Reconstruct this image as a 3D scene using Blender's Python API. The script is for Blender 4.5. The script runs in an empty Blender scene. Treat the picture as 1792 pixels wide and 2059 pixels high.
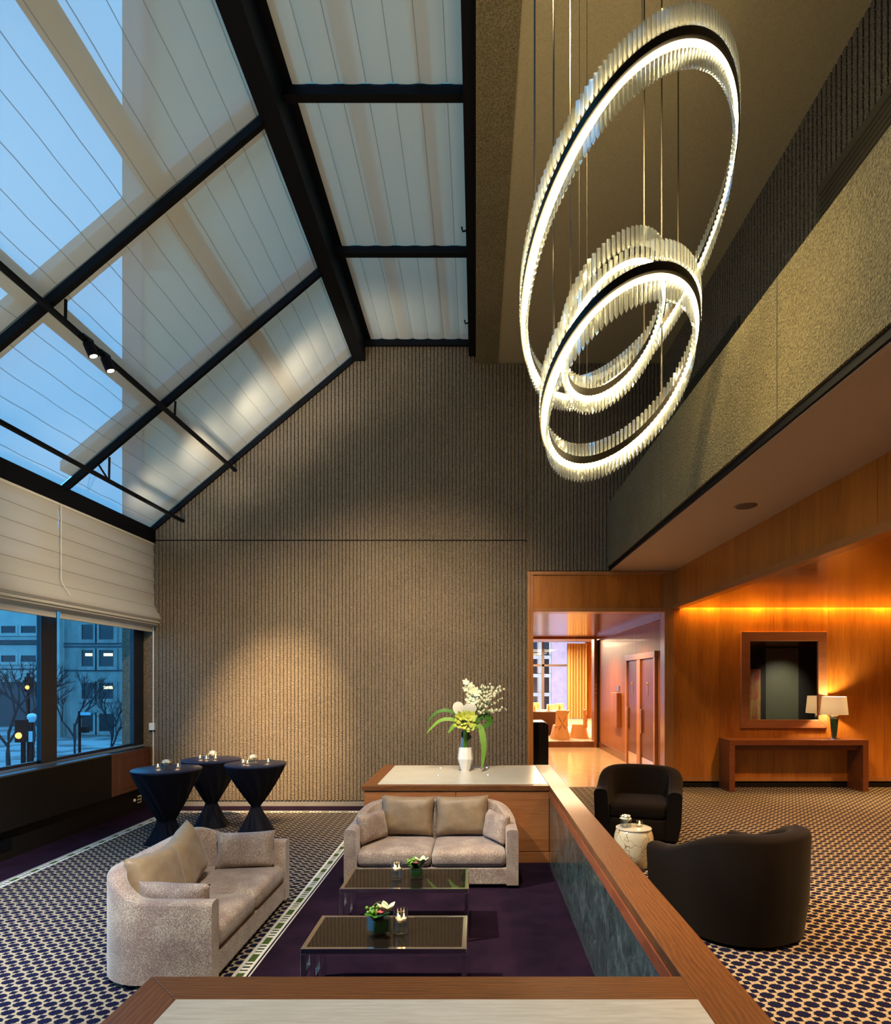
import bpy, bmesh, math, random
from math import pi, sin, cos, sqrt
from mathutils import Vector
S = bpy.context.scene
COL = S.collection
random.seed(7)
# ------------------------------------------------------------------ camera
F = 1260.0; CX = 957.0; CY = 1368.0; EYE = 2.1
cd = bpy.data.cameras.new('camera'); cam = bpy.data.objects.new('camera', cd); COL.objects.link(cam)
cam.location = (0, 0, EYE); cam.rotation_euler = (pi / 2, 0, 0)
cd.sensor_fit = 'HORIZONTAL'; cd.sensor_width = 36.0; cd.lens = 36.0 * F / 1792.0
cd.shift_x = -(CX - 896.0) / 1792.0; cd.shift_y = (CY - 1029.5) / 1792.0
cd.clip_start = 0.05; cd.clip_end = 500
S.camera = cam
# ------------------------------------------------------------------ world + exposure
w = bpy.data.worlds.new('dusk'); S.world = w; w.use_nodes = True
bg = w.node_tree.nodes['Background']
bg.inputs[0].default_value = (0.11, 0.54, 1.12, 1); bg.inputs[1].default_value = 1.75
vs = S.view_settings; vs.view_transform = 'Standard'; vs.look = 'None'; vs.gamma = 1.0; vs.use_curve_mapping = False
vs.exposure = 0.35
S.cycles.caustics_reflective = False; S.cycles.caustics_refractive = False
S.cycles.sample_clamp_indirect = 4.0
S.cycles.max_bounces = 8; S.cycles.transparent_max_bounces = 24
S.cycles.use_denoising = True


def lamp(name, kind, loc, energy, color, aim=None, size=0.3, spot=60, blend=0.6, sy=None):
    l = bpy.data.lights.new(name, kind); l.energy = energy; l.color = color
    if kind == 'AREA':
        l.size = size
        if sy: l.shape = 'RECTANGLE'; l.size_y = sy
    elif kind == 'SPOT':
        l.spot_size = math.radians(spot); l.spot_blend = blend; l.shadow_soft_size = size
    else: l.shadow_soft_size = size
    o = bpy.data.objects.new(name, l); COL.objects.link(o); o.location = loc
    if aim is not None:
        o.rotation_euler = (Vector(aim) - Vector(loc)).to_track_quat('-Z', 'Y').to_euler()
    return o


WARM = (1.0, 0.58, 0.24); WARM2 = (1.0, 0.76, 0.50); NEUT = (1.0, 0.88, 0.72)
# wall washers on the ribbed wall, from the ceiling beam and tracks
lamp('wall_washer', 'SPOT', (-2.3, 6.0, 6.6), 5600, (1, .66, .34), (-3.4, 10.5, 1.0), .05, 26, 1)
lamp('wall_washer', 'SPOT', (-.6, 3.6, 7.1), 2100, WARM2, (-1.0, 10.5, 1.6), .05, 50, 1)
lamp('wall_washer', 'SPOT', (-1.6, 3.6, 6.6), 1300, WARM2, (-2.4, 10.5, 1.5), .05, 50, 1)
lamp('wall_washer', 'SPOT', (-2.6, 3.2, 5.4), 700, WARM2, (-4.5, 10.5, 1.6), .05, 46, 1)
lamp('wall_washer', 'SPOT', (-1.0, 1.5, 6.6), 380, WARM2, (-1.2, 10.5, 4.6), .05, 56, 1)  # wide fill added to even out the upper wall, no fixture
# spots on the seating from high up
lamp('seat_spot', 'SPOT', (-.4, 1.2, 7.0), 1000, NEUT, (-2.5, 4.9, .4), .08, 34, .9)
lamp('seat_spot', 'SPOT', (-.3, 3.6, 7.2), 900, NEUT, (-.5, 6.7, .4), .08, 30, .8)
lamp('seat_spot', 'SPOT', (-.1, 5.5, 7.2), 500, NEUT, (-.1, 8.2, .9), .08, 30, .8)
lamp('seat_spot', 'SPOT', (0, 5.0, 7.2), 1000, WARM2, (-2.0, 8.6, 0), .08, 34, .9)
lamp('seat_spot', 'SPOT', (-.5, -.6, 7.0), 1100, WARM2, (-.1, 2.4, .9), .08, 40, .9)
lamp('seat_spot', 'SPOT', (-1.2, .2, 7.0), 6500, (.92, .95, 1.0), (-5.1, 4.4, 0), .08, 42, 1)  # cool fill added to brighten the window-side carpet, not a seat lamp
lamp('seat_spot', 'SPOT', (-3.3, 4.0, 5.9), 1900, NEUT, (.6, 4.9, .2), .06, 46, .9)
# free-floating spots added to brighten the shades beside the ribbed wall
for (x, e) in ((-4.7, 26), (-3.9, 34), (-3.1, 38), (-2.4, 28), (-1.2, 9)):
    z = 4.62 + (min(x, -2.0) + 5.43) * .847
    lamp('shade_fill_light', 'SPOT', (x, 9.3, z - .95), e, NEUT, (x, 10.0, z), .1, 125, 1)
lamp('blind_fill_light', 'SPOT', (-1.0, 5.6, 5.2), 420, NEUT, (-5.4, 8.4, 3.7), .06, 40, 1)  # floating spot added to brighten the roman blinds
lamp('shade_fill_light', 'AREA', (-2.4, 4.6, 3.0), 40, (1.0, .95, .75), (-2.9, 5.4, 6.5), 2.5)  # unseen area fill hanging mid-room, added to lift the shades
# added spot standing in for chandelier side spill on parapet
lamp('parapet_fill_light', 'SPOT', (.3, 3.8, 6.6), 330, (1.0, .78, .36), (2.2, 5.3, 4.5), .08, 75, 1)
# right-hand lounge downlights
for (x, y, e) in ((4.6, 8.2, 70), (7.2, 8.4, 90), (4.4, 4.6, 90), (7.2, 5.2, 80), (10.5, 7.5, 60), (5.0, 1.8, 90)):
    lamp('lounge_downlight', 'SPOT', (x, y, 3.22), e * 4.6, WARM, (x, y, 0), .06, 120, .9)
lamp('soffit_downlight', 'SPOT', (2.75, 6.4, 3.88), 350, WARM, (2.4, 6.4, 0), .06, 90, .9)
lamp('soffit_downlight', 'SPOT', (2.75, 3.2, 3.88), 500, WARM, (2.75, 3.2, 0), .06, 90, .9)
lamp('cove_light', 'AREA', (8.2, 10.41, 3.42), 130, (1.0, .62, .12), (8.2, 10.47, 3.0), 9.6, sy=.05)
for (x, e) in ((3.9, 7), (4.7, 9), (5.9, 7), (6.75, 12), (7.6, 7)):
    lamp('cove_spot', 'SPOT', (x, 10.40, 3.40), e, (1.0, .60, .10), (x, 10.47, 3.0), .02, 130, 1)
lamp('rear_wall_spot', 'SPOT', (11.2, 0.6, 3.2), 220, NEUT, (10.9, -1.5, 1.5), .05, 60, 1)
# corridor and dining room
lamp('corridor_downlight', 'SPOT', (2.3, 12.2, 3.2), 420, WARM, (2.3, 12.2, 0), .06, 140, .9)
lamp('corridor_downlight', 'SPOT', (2.2, 14.8, 3.2), 560, WARM, (2.2, 14.8, 0), .06, 140, .9)
lamp('dining_light', 'AREA', (2.2, 20.5, 3.5), 850, (1.0, .70, .40), (2.2, 20.5, 0), 3.0)
lamp('outlook_fill_light', 'SPOT', (3.0, 31, 1.0), 5000, (1.0, .62, .45), (3.0, 40, 4.5), .3, 120, 1)  # unseen warm fill added to tint the stone building outside
lamp('dining_light', 'AREA', (2.2, 24.5, 3.5), 600, (1.0, .70, .40), (2.2, 24.5, 0), 3.0)


# ------------------------------------------------------------------ materials
class G:
    def __init__(s, name):
        s.m = bpy.data.materials.new(name); s.m.use_nodes = True
        s.t = s.m.node_tree; s.t.nodes.clear()
        s.out = s.t.nodes.new('ShaderNodeOutputMaterial')

    def n(s, typ, **kw):
        nd = s.t.nodes.new('ShaderNode' + typ)
        for k, v in kw.items(): setattr(nd, k, v)
        return nd

    def set(s, sock, v):
        if isinstance(v, bpy.types.NodeSocket): s.t.links.new(v, sock)
        elif v is not None:
            if hasattr(sock, 'default_value'):
                if isinstance(v, (tuple, list)) and len(v) == 3 and sock.type == 'RGBA': v = (*v, 1)
                sock.default_value = v

    def math(s, op, a, b=None, c=None):
        nd = s.n('Math', operation=op); s.set(nd.inputs[0], a)
        if b is not None: s.set(nd.inputs[1], b)
        if c is not None: s.set(nd.inputs[2], c)
        return nd.outputs[0]

    def pos(s): return s.n('TexCoord').outputs['Object']

    def xyz(s, v=None):
        nd = s.n('SeparateXYZ'); s.set(nd.inputs[0], v if v is not None else s.pos()); return nd.outputs

    def scale(s, v, sc):
        nd = s.n('Mapping'); s.set(nd.inputs[0], v); nd.inputs['Scale'].default_value = sc; return nd.outputs[0]

    def noise(s, v, scale=5, detail=3, rough=.5, dist=0):
        nd = s.n('TexNoise'); s.set(nd.inputs['Vector'], v); nd.inputs['Scale'].default_value = scale
        nd.inputs['Detail'].default_value = detail; nd.inputs['Roughness'].default_value = rough
        nd.inputs['Distortion'].default_value = dist
        return nd.outputs['Fac']

    def voro(s, v, scale=5, feature='F1'):
        nd = s.n('TexVoronoi', feature=feature); s.set(nd.inputs['Vector'], v); nd.inputs['Scale'].default_value = scale
        return nd.outputs['Distance']

    def ramp(s, f, stops):
        nd = s.n('ValToRGB'); s.set(nd.inputs[0], f); e = nd.color_ramp.elements
        while len(e) < len(stops): e.new(.5)
        for el, (p, c) in zip(e, stops): el.position = p; el.color = (*c, 1)
        return nd.outputs[0]

    def mix(s, f, a, b, blend='MIX'):
        nd = s.n('Mix', data_type='RGBA', blend_type=blend); s.set(nd.inputs[0], f); s.set(nd.inputs[6], a); s.set(nd.inputs[7], b)
        return nd.outputs[2]

    def bump(s, h, strength=.3, dist=.01):
        nd = s.n('Bump'); s.set(nd.inputs['Height'], h); nd.inputs['Strength'].default_value = strength
        nd.inputs['Distance'].default_value = dist; return nd.outputs[0]

    def pbr(s, color, rough=.5, metal=0, normal=None, coat=0, spec=None, sheen=0, trans=0, alpha=None, emit=None, estr=0, ior=None):
        p = s.n('BsdfPrincipled'); s.set(p.inputs['Base Color'], color); s.set(p.inputs['Roughness'], rough)
        p.inputs['Metallic'].default_value = metal
        if normal is not None: s.set(p.inputs['Normal'], normal)
        if coat: p.inputs['Coat Weight'].default_value = coat; p.inputs['Coat Roughness'].default_value = .08
        if spec is not None: p.inputs['Specular IOR Level'].default_value = spec
        if sheen: p.inputs['Sheen Weight'].default_value = sheen
        if trans: p.inputs['Transmission Weight'].default_value = trans
        if ior: p.inputs['IOR'].default_value = ior
        if emit is not None: s.set(p.inputs['Emission Color'], emit); p.inputs['Emission Strength'].default_value = estr
        s.t.links.new(p.outputs[0], s.out.inputs[0]); return s.m

    def surf(s, sh): s.t.links.new(sh, s.out.inputs[0]); return s.m

    def mixsh(s, f, a, b):
        nd = s.n('MixShader'); s.set(nd.inputs[0], f); s.t.links.new(a, nd.inputs[1]); s.t.links.new(b, nd.inputs[2]); return nd.outputs[0]


def plain(name, c, rough=.5, metal=0, **k): return G(name).pbr(c, rough, metal, **k)


def aggregate(name, lo, hi, scale=140, bump=.6):
    g = G(name); p = g.pos(); a = g.noise(p, scale, 4, .7); b = g.noise(p, 1.3, 3, .6); v = g.voro(p, scale * .8)
    col = g.ramp(a, [(.32, lo), (.66, hi)]); col = g.mix(g.math('MULTIPLY', b, .5), col, tuple(x * .6 for x in lo))
    fl = g.math('GREATER_THAN', g.noise(p, scale * 1.6, 1), .74)
    col = g.mix(g.math('MULTIPLY', fl, .7), col, tuple(min(1, x * 1.9) for x in hi))
    return g.pbr(col, .85, 0, g.bump(v, bump, .012), spec=.25)


def wood(name, lo, hi, axis='z', rough=.3, coat=.3, sc=1.0, fig=.5):
    g = G(name); p = g.pos()
    s = {'x': (.6, 14, 14), 'y': (14, .6, 14), 'z': (14, 14, .6)}[axis]
    s2 = {'x': (.25, 2.2, 2.2), 'y': (2.2, .25, 2.2), 'z': (2.2, 2.2, .25)}[axis]
    a = g.noise(g.scale(p, tuple(x * sc for x in s)), 5, 6, .65, .4); b = g.noise(g.scale(p, tuple(x * sc for x in s2)), 2, 3, .6, .8)
    f = g.math('ADD', g.math('MULTIPLY', a, 1 - fig), g.math('MULTIPLY', b, fig))
    col = g.ramp(f, [(.30, lo), (.70, hi)])
    return g.pbr(col, rough, 0, g.bump(a, .06, .004), coat=coat)


def oakwood(name, lo, hi, axis):
    g = G(name); p = g.pos()
    s = {'x': (.5, 9, 9), 'y': (9, .5, 9)}[axis]
    wv = g.n('TexWave', wave_type='BANDS', bands_direction='X' if axis == 'y' else 'Y')
    g.set(wv.inputs['Vector'], g.scale(p, {'x': (.35, 1, 1), 'y': (1, .35, 1)}[axis]))
    for k, v in (('Scale', 14), ('Distortion', 9), ('Detail', 3), ('Detail Scale', .7)): wv.inputs[k].default_value = v
    a = g.noise(g.scale(p, s), 12, 5, .7)
    f = g.math('ADD', g.math('MULTIPLY', wv.outputs['Fac'], .22), g.math('MULTIPLY', a, .78))
    return g.pbr(g.ramp(f, [(.25, lo), (.75, hi)]), .45, 0, g.bump(f, .08, .003), coat=.08)


RIB = aggregate('ribbed aggregate concrete', (.075, .058, .038), (.37, .295, .20), 85, 1.0)
PEB = aggregate('pebble concrete', (.09, .07, .034), (.31, .25, .128), 70, 1.0)
SMOOTHC = aggregate('smooth aggregate', (.13, .125, .115), (.33, .31, .28), 110, .3)
def plaster():
    g = G('tan plaster'); p = g.pos(); a = g.noise(p, 60, 3)
    return g.pbr(g.ramp(a, [(.3, (.33, .27, .15)), (.7, (.40, .325, .185))]), .8, 0, g.bump(a, .25, .01))
PLAST = plaster()
SOFF = plain('warm soffit plaster', (.44, .35, .27), .7)
WOODZ = wood('amber veneer upright', (.26, .066, .006), (.60, .20, .020), 'z', .3, .35)
WOODY = wood('amber veneer ceiling', (.28, .075, .008), (.56, .19, .022), 'x', .18, .6)
WOODRED = wood('red veneer', (.14, .042, .013), (.31, .108, .034), 'z', .45, .06)
DOORW = wood('dark mahogany door', (.075, .020, .010), (.165, .048, .026), 'z', .35, .1)
WOODREDX = wood('red veneer ceiling', (.16, .050, .020), (.30, .11, .05), 'x', .2, .3)
WOODTRIM = wood('trim veneer', (.28, .10, .022), (.50, .20, .05), 'z', .35, .3, fig=.3)
WOODDARK = wood('mahogany panel', (.07, .018, .006), (.16, .045, .014), 'z', .3, .4)
CONSOLE = wood('console veneer', (.09, .022, .006), (.22, .060, .016), 'x', .35, .25, sc=1.6)
OAKX = oakwood('oak cap across', (.095, .031, .007), (.22, .082, .019), 'x')
OAKY = oakwood('oak cap along', (.10, .031, .007), (.22, .080, .018), 'y')
REDOAK = oakwood('red oak edge', (.20, .045, .014), (.33, .085, .026), 'y')
CABWOOD = wood('cabinet veneer', (.26, .085, .022), (.50, .20, .065), 'x', .35, .3)
BLACK = plain('black painted steel', (.004, .004, .005), .6, spec=.12)
BLACKG = plain('black gloss', (.008, .007, .006), .18)
DARKW = plain('dark stained base', (.010, .007, .005), .6, spec=.2)
CHROME = plain('polished chrome', (.82, .82, .84), .16, 1)
BRASS = plain('brushed brass', (.80, .58, .30), .25, 1)
STEELB = plain('blue grey frame', (.03, .045, .07), .4)
CREAM = plain('cream plastic', (.75, .70, .58), .4)
SLIVER = plain('grille metal', (.10, .14, .18), .35, .6)


def travertine():
    g = G('travertine slab'); p = g.pos(); a = g.noise(g.scale(p, (1.2, 14, 14)), 4, 6, .65, .6); b = g.noise(p, 1.5, 2)
    col = g.ramp(g.math('ADD', g.math('MULTIPLY', a, .75), g.math('MULTIPLY', b, .25)), [(.32, (.46, .43, .34)), (.6, (.62, .60, .51))])
    return g.pbr(col, .30, coat=.1)
STONE = travertine()


def marble_green():
    g = G('green marble'); p = g.pos(); d = g.noise(p, 3.5, 5, .65, 1.2); e = g.noise(p, 22, 4, .7)
    nd = g.n('Vector' + 'Math', operation='ADD'); g.set(nd.inputs[0], p)
    nx = g.n('TexNoise'); g.set(nx.inputs['Vector'], p); nx.inputs['Scale'].default_value = 4
    sc = g.n('VectorMath', operation='SCALE'); g.set(sc.inputs[0], nx.outputs['Color']); sc.inputs['Scale'].default_value = .25
    g.t.links.new(sc.outputs[0], nd.inputs[1])
    v = g.voro(nd.outputs[0], 5.5, 'DISTANCE_TO_EDGE')
    col = g.ramp(g.math('ADD', g.math('MULTIPLY', d, .6), g.math('MULTIPLY', e, .4)), [(.34, (.012, .022, .020)), (.52, (.055, .085, .078)), (.70, (.17, .23, .21))])
    vein = g.math('LESS_THAN', v, .012)
    col = g.mix(g.math('MULTIPLY', vein, .55), col, (.20, .24, .20))
    return g.pbr(col, .18, coat=.3)
MARBLE = marble_green()


def carpet(name, cream, dark, edge):
    g = G(name); x, y, z = g.xyz()
    P = .1; q = 14.0

    def cell(v, off):
        c = g.math('FRACT', g.math('ADD', g.math('DIVIDE', v, P), 40.0 + off))
        k = g.math('DIVIDE', g.math('FLOOR', g.math('MULTIPLY', c, q)), q)
        return g.math('ABSOLUTE', g.math('SUBTRACT', g.math('ADD', k, .5 / q), .5))
    u, v = cell(x, 0), cell(y, 0)
    big = 0.0
    for vv, uu in ((.072, .43), (.143, .35), (.215, .39), (.286, .26), (.358, .15)):
        big = g.math('MAXIMUM', big, g.math('MULTIPLY', g.math('LESS_THAN', v, vv), g.math('LESS_THAN', u, uu)))
    u2 = g.math('ABSOLUTE', g.math('SUBTRACT', g.math('FRACT', g.math('ADD', g.math('DIVIDE', x, P), 40.5)), .5))
    v2 = g.math('ABSOLUTE', g.math('SUBTRACT', g.math('FRACT', g.math('ADD', g.math('DIVIDE', y, P), 40.5)), .5))
    mx = g.math('MAXIMUM', u2, v2)
    sm = g.math('LESS_THAN', mx, .215)
    rim = g.math('MULTIPLY', g.math('LESS_THAN', mx, .25), g.math('GREATER_THAN', mx, .215))
    n = g.noise(g.pos(), 900, 2)
    base = g.mix(g.math('MULTIPLY', rim, .5), cream, edge)
    col = g.mix(g.math('MAXIMUM', big, sm), base, dark)
    col = g.mix(g.math('MULTIPLY', n, .35), col, g.mix(.5, col, (0, 0, 0)))
    return g.pbr(col, .95, 0, g.bump(n, .3, .004), spec=.1)
CARPET = carpet('patterned carpet', (.37, .295, .18), (.007, .007, .028), (.54, .45, .31))


def plush():
    g = G('aubergine carpet'); p = g.pos(); a = g.noise(p, 3, 4, .6); n = g.noise(p, 500, 2)
    col = g.ramp(a, [(.3, (.010, .005, .012)), (.7, (.022, .010, .022))])
    return g.pbr(col, .95, 0, g.bump(n, .3, .004), spec=.05)
PLUSH = plush()


def border(axis, flip=False):
    g = G('carpet border'); x, y, z = g.xyz()
    a = y if axis == 'y' else x; c = x if axis == 'y' else y   # c: local 0..0.13 (object origin at the strip's inner edge)
    if flip: c = g.math('SUBTRACT', .13, c)
    fr = g.math('FRACT', g.math('ADD', g.math('DIVIDE', a, .31), 40.0))
    green = g.math('MULTIPLY', g.math('GREATER_THAN', fr, .04), g.math('LESS_THAN', fr, .46))
    dk = g.math('LESS_THAN', g.math('FRACT', g.math('MULTIPLY', g.math('SUBTRACT', fr, .54), 5.8)), .5)
    dk = g.math('MULTIPLY', dk, g.math('GREATER_THAN', fr, .56))
    inb = g.math('MULTIPLY', g.math('GREATER_THAN', c, .028), g.math('LESS_THAN', c, .082))
    col = g.mix(g.math('MULTIPLY', inb, dk), (.62, .60, .52), (.03, .05, .03))
    col = g.mix(g.math('MULTIPLY', inb, green), col, (.050, .085, .022))
    gap = g.math('MULTIPLY', g.math('GREATER_THAN', c, .104), g.math('LESS_THAN', c, .120))
    col = g.mix(gap, col, (.015, .012, .03))
    return g.pbr(col, .95, spec=.1)
BORDY, BORDX, BORDL = border('y'), border('x'), border('y', True)


def speckle():
    g = G('speckled chenille'); p = g.pos(); a = g.noise(p, 170, 2, .6); b = g.noise(p, 5, 3)
    f = g.math('ADD', a, g.math('MULTIPLY', g.math('SUBTRACT', b, .5), .35))
    col = g.ramp(f, [(.38, (.235, .145, .11)), (.52, (.33, .225, .165)), (.64, (.66, .54, .38))])
    return g.pbr(col, .75, 0, g.bump(a, .25, .006), sheen=.4)
CHEN = speckle()
def satin():
    g = G('taupe satin'); p = g.pos(); a = g.noise(p, 9, 3, .5, .6)
    return g.pbr(g.ramp(a, [(.3, (.25, .165, .085)), (.7, (.33, .225, .12))]), .5, 0, g.bump(a, .35, .02), sheen=.2)
SATIN = satin()
VELVET = plain('brown black velvet', (.008, .0045, .0022), .8, sheen=.05, spec=.08)
SPANDEX = plain('midnight stretch cloth', (.0035, .0045, .011), .65, sheen=.03, spec=.1)
TOPLIT = plain('window-lit cloth top', (.010, .016, .045), .45)  # bluer than the skirt: window light put into the colour


def fabric(name, axis, period, off, tr=.28, base=(.68, .64, .53)):
    g = G(name); x, y, z = g.xyz(); v = {'x': x, 'y': y, 'z': z}[axis]
    fr = g.math('FRACT', g.math('ADD', g.math('DIVIDE', v, period), 40.0 + off))
    seam = g.math('LESS_THAN', fr, .035)
    soft = g.math('MULTIPLY', g.noise(g.pos(), 1.2, 2), .10)
    col = g.mix(seam, base, tuple(b * .45 for b in base)); col = g.mix(soft, col, tuple(b * .8 for b in base))
    d = g.n('BsdfDiffuse'); g.set(d.inputs[0], col)
    t = g.n('BsdfTranslucent'); g.set(t.inputs[0], col)
    tp = g.n('BsdfTransparent'); g.set(tp.inputs[0], (.98, .98, .95))
    m1 = g.mixsh(.12, d.outputs[0], t.outputs[0])
    f = g.math('SUBTRACT', tr, g.math('MULTIPLY', seam, tr * .75))
    return g.surf(g.mixsh(f, m1, tp.outputs[0]))
SHADE = fabric('screen shade sloped', 'x', .19, .0)
SHADEF = fabric('screen shade flat', 'x', .255, .1, .20)
BLIND = fabric('roman blind cloth', 'z', .21, .2, .10, (.62, .57, .47))


def thin(name, tint=(.95, .97, .97), refl=1.0, rough=.02):
    g = G(name); t = g.n('BsdfTransparent'); g.set(t.inputs[0], tint); gl = g.n('BsdfGlossy'); gl.inputs['Roughness'].default_value = rough
    lw = g.n('LayerWeight'); lw.inputs[0].default_value = .5
    f = g.math('ADD', g.math('MULTIPLY', g.math('POWER', lw.outputs['Facing'], 4.0), .38 * refl), .03 * refl)
    return g.surf(g.mixsh(f, t.outputs[0], gl.outputs[0]))
GLASS = thin('clear glass', (.93, .96, .96), refl=2.2)
WINGLASS = thin('window glass', (.93, .98, 1.0), .5)
SMOKED = plain('smoked glass top', (.010, .007, .005), .03, spec=.45)
WATER = thin('water', (.93, .96, .96), 1.0)


def crystal():
    g = G('cut crystal'); t = g.n('BsdfTransparent'); g.set(t.inputs[0], (.93, .95, .92))
    gl = g.n('BsdfGlossy'); gl.inputs['Roughness'].default_value = .08
    tr = g.n('BsdfTranslucent'); g.set(tr.inputs[0], (.95, .95, .88))
    a = g.mixsh(.58, tr.outputs[0], gl.outputs[0])
    lw = g.n('LayerWeight'); lw.inputs[0].default_value = .35
    return g.surf(g.mixsh(g.math('SUBTRACT', .62, g.math('MULTIPLY', lw.outputs['Facing'], .4)), a, t.outputs[0]))
CRYSTAL = crystal()


def glow(name, c, s):
    g = G(name); e = g.n('Emission'); g.set(e.inputs[0], c); e.inputs[1].default_value = s; return g.surf(e.outputs[0])
LED = glow('led strip', (1.0, .80, .42), 45)
LEDUP = glow('led uplight strip', (1.0, .80, .42), 30)
FLAME = glow('candle flame', (1.0, .55, .18), 16)
LENS = glow('spot lens', (1.0, .75, .55), 14)
WAX = plain('candle wax', (.80, .70, .52), .5, emit=(1, .50, .16), estr=.18)  # faint emission puts the flame's glow into the wax
FROST = plain('frosted glass', (.80, .80, .76), .35)
LEAF = plain('leaf green', (.045, .16, .012), .4)
LEAFL = plain('light leaf', (.15, .32, .03), .45)
LEAFD = plain('dark leaf', (.010, .05, .014), .35)
PETAL = plain('white petal', (.82, .82, .70), .55)
LIME = plain('lime bloom', (.42, .48, .06), .55)
PINK = plain('pink orchid lip', (.55, .10, .10), .5)
# ------------------------------------------------------------------ mesh builder


class MB:
    def __init__(s): s.v = []; s.f = []

    def add(s, vs_, fs):
        o = len(s.v); s.v += [tuple(p) for p in vs_]; s.f += [tuple(i + o for i in f) for f in fs]; return s

    def box(s, x0, x1, y0, y1, z0, z1):
        return s.add([(x0, y0, z0), (x1, y0, z0), (x1, y1, z0), (x0, y1, z0), (x0, y0, z1), (x1, y0, z1), (x1, y1, z1), (x0, y1, z1)],
                     [(0, 3, 2, 1), (4, 5, 6, 7), (0, 1, 5, 4), (1, 2, 6, 5), (2, 3, 7, 6), (3, 0, 4, 7)])

    def loft(s, rings, caps=True, closed=True):
        n = len(rings[0]); vs_ = [p for r in rings for p in r]; fs = []
        for i in range(len(rings) - 1):
            for j in range(n if closed else n - 1):
                k = (j + 1) % n
                fs.append((i * n + j, i * n + k, (i + 1) * n + k, (i + 1) * n + j))
        if caps:
            fs.append(tuple(reversed(range(n)))); fs.append(tuple(range((len(rings) - 1) * n, len(rings) * n)))
        return s.add(vs_, fs)

    def lathe(s, prof, n=32, cx=0, cy=0):
        return s.loft([[(cx + r * cos(2 * pi * j / n), cy + r * sin(2 * pi * j / n), z) for j in range(n)] for r, z in prof])

    def prism(s, poly, axis, a, b):
        def P(p, t):
            return {'x': (t, p[0], p[1]), 'y': (p[0], t, p[1]), 'z': (p[0], p[1], t)}[axis]
        return s.loft([[P(p, a) for p in poly], [P(p, b) for p in poly]])

    def tube(s, pts, r, n=8):
        pts = [Vector(p) for p in pts]; rings = []; up = Vector((0, 0, 1))
        for i, p in enumerate(pts):
            d = (pts[min(i + 1, len(pts) - 1)] - pts[max(i - 1, 0)]).normalized()
            a = d.cross(up)
            if a.length < 1e-3: a = d.cross(Vector((1, 0, 0)))
            a.normalize(); b = a.cross(d); rr = r[i] if isinstance(r, (list, tuple)) else r
            rings.append([tuple(p + a * rr * cos(2 * pi * j / n) + b * rr * sin(2 * pi * j / n)) for j in range(n)])
        return s.loft(rings)

    def grid(s, fn, nu, nv):
        vs_ = [fn(i / nu, j / nv) for i in range(nu + 1) for j in range(nv + 1)]
        return s.add(vs_, [(i * (nv + 1) + j, i * (nv + 1) + j + 1, (i + 1) * (nv + 1) + j + 1, (i + 1) * (nv + 1) + j) for i in range(nu) for j in range(nv)])

    def ball(s, c, r, n=8, sz=1.0):
        rings = []
        for i in range(n + 1):
            t = -pi / 2 + pi * i / n
            rings.append([(c[0] + max(r * cos(t), 1e-4) * cos(2 * pi * j / (2 * n)), c[1] + max(r * cos(t), 1e-4) * sin(2 * pi * j / (2 * n)), c[2] + r * sz * sin(t)) for j in range(2 * n)])
        return s.loft(rings)

    def mesh(s, name, mat, smooth=False, bevel=0, seg=2):
        me = bpy.data.meshes.new(name); me.from_pydata(s.v, [], s.f)
        bm = bmesh.new(); bm.from_mesh(me)
        bmesh.ops.recalc_face_normals(bm, faces=bm.faces)
        if bevel:
            ed = [e for e in bm.edges if len(e.link_faces) == 2 and e.calc_face_angle(0) > .5]
            bmesh.ops.bevel(bm, geom=ed, offset=bevel, segments=seg, affect='EDGES', profile=.5)
        for f in bm.faces: f.smooth = smooth
        bm.to_mesh(me); bm.free()
        if smooth:
            try: me.set_sharp_from_angle(angle=math.radians(50))
            except Exception: pass
        me.materials.append(mat); return me


def link(name, me, parent=None, loc=None, rot=None):
    o = bpy.data.objects.new(name, me); COL.objects.link(o)
    if parent: o.parent = parent
    if loc is not None: o.location = loc
    if rot is not None: o.rotation_euler = rot
    return o


def obj(name, mb, mat, parent=None, smooth=False, bevel=0, seg=2, label=None, loc=None, rot=None):
    o = link(name, mb.mesh(name, mat, smooth, bevel, seg), parent, loc, rot)
    if label: o['label'] = label
    return o


def struct(name, mb, mat, parent=None, smooth=False, bevel=0, loc=None):
    o = obj(name, mb, mat, parent, smooth, bevel, loc=loc)
    if parent is None: o['kind'] = 'structure'
    return o


def thing(name, label, cat, loc=(0, 0, 0), rz=0, group=None):
    o = bpy.data.objects.new(name, None); COL.objects.link(o); o.empty_display_size = .1
    o.location = loc; o.rotation_euler = (0, 0, rz); o['label'] = label; o['category'] = cat
    if group: o['group'] = group
    return o


def tag(o, label, cat, group=None):
    o['label'] = label; o['category'] = cat
    if group: o['group'] = group
    return o


def dup(root, loc, rz=0, label=None, group=None):
    r = root.copy(); COL.objects.link(r); r.location = loc; r.rotation_euler = (0, 0, rz)
    if label: r['label'] = label
    if group: r['group'] = group
    for ch in list(root.children):
        c = ch.copy(); COL.objects.link(c); c.parent = r
        for gch in ch.children:
            d = gch.copy(); COL.objects.link(d); d.parent = c
    return r


def B(*a): return MB().box(*a)


def rr(w_, d_, r, n=5, z=0, cx=0, cy=0):
    out = []
    for (sx, sy, a0) in ((1, 1, 0), (-1, 1, pi / 2), (-1, -1, pi), (1, -1, 1.5 * pi)):
        for i in range(n + 1):
            a = a0 + pi / 2 * i / n
            out.append((cx + sx * (w_ / 2 - r) + r * cos(a), cy + sy * (d_ / 2 - r) + r * sin(a), z))
    return out


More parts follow.
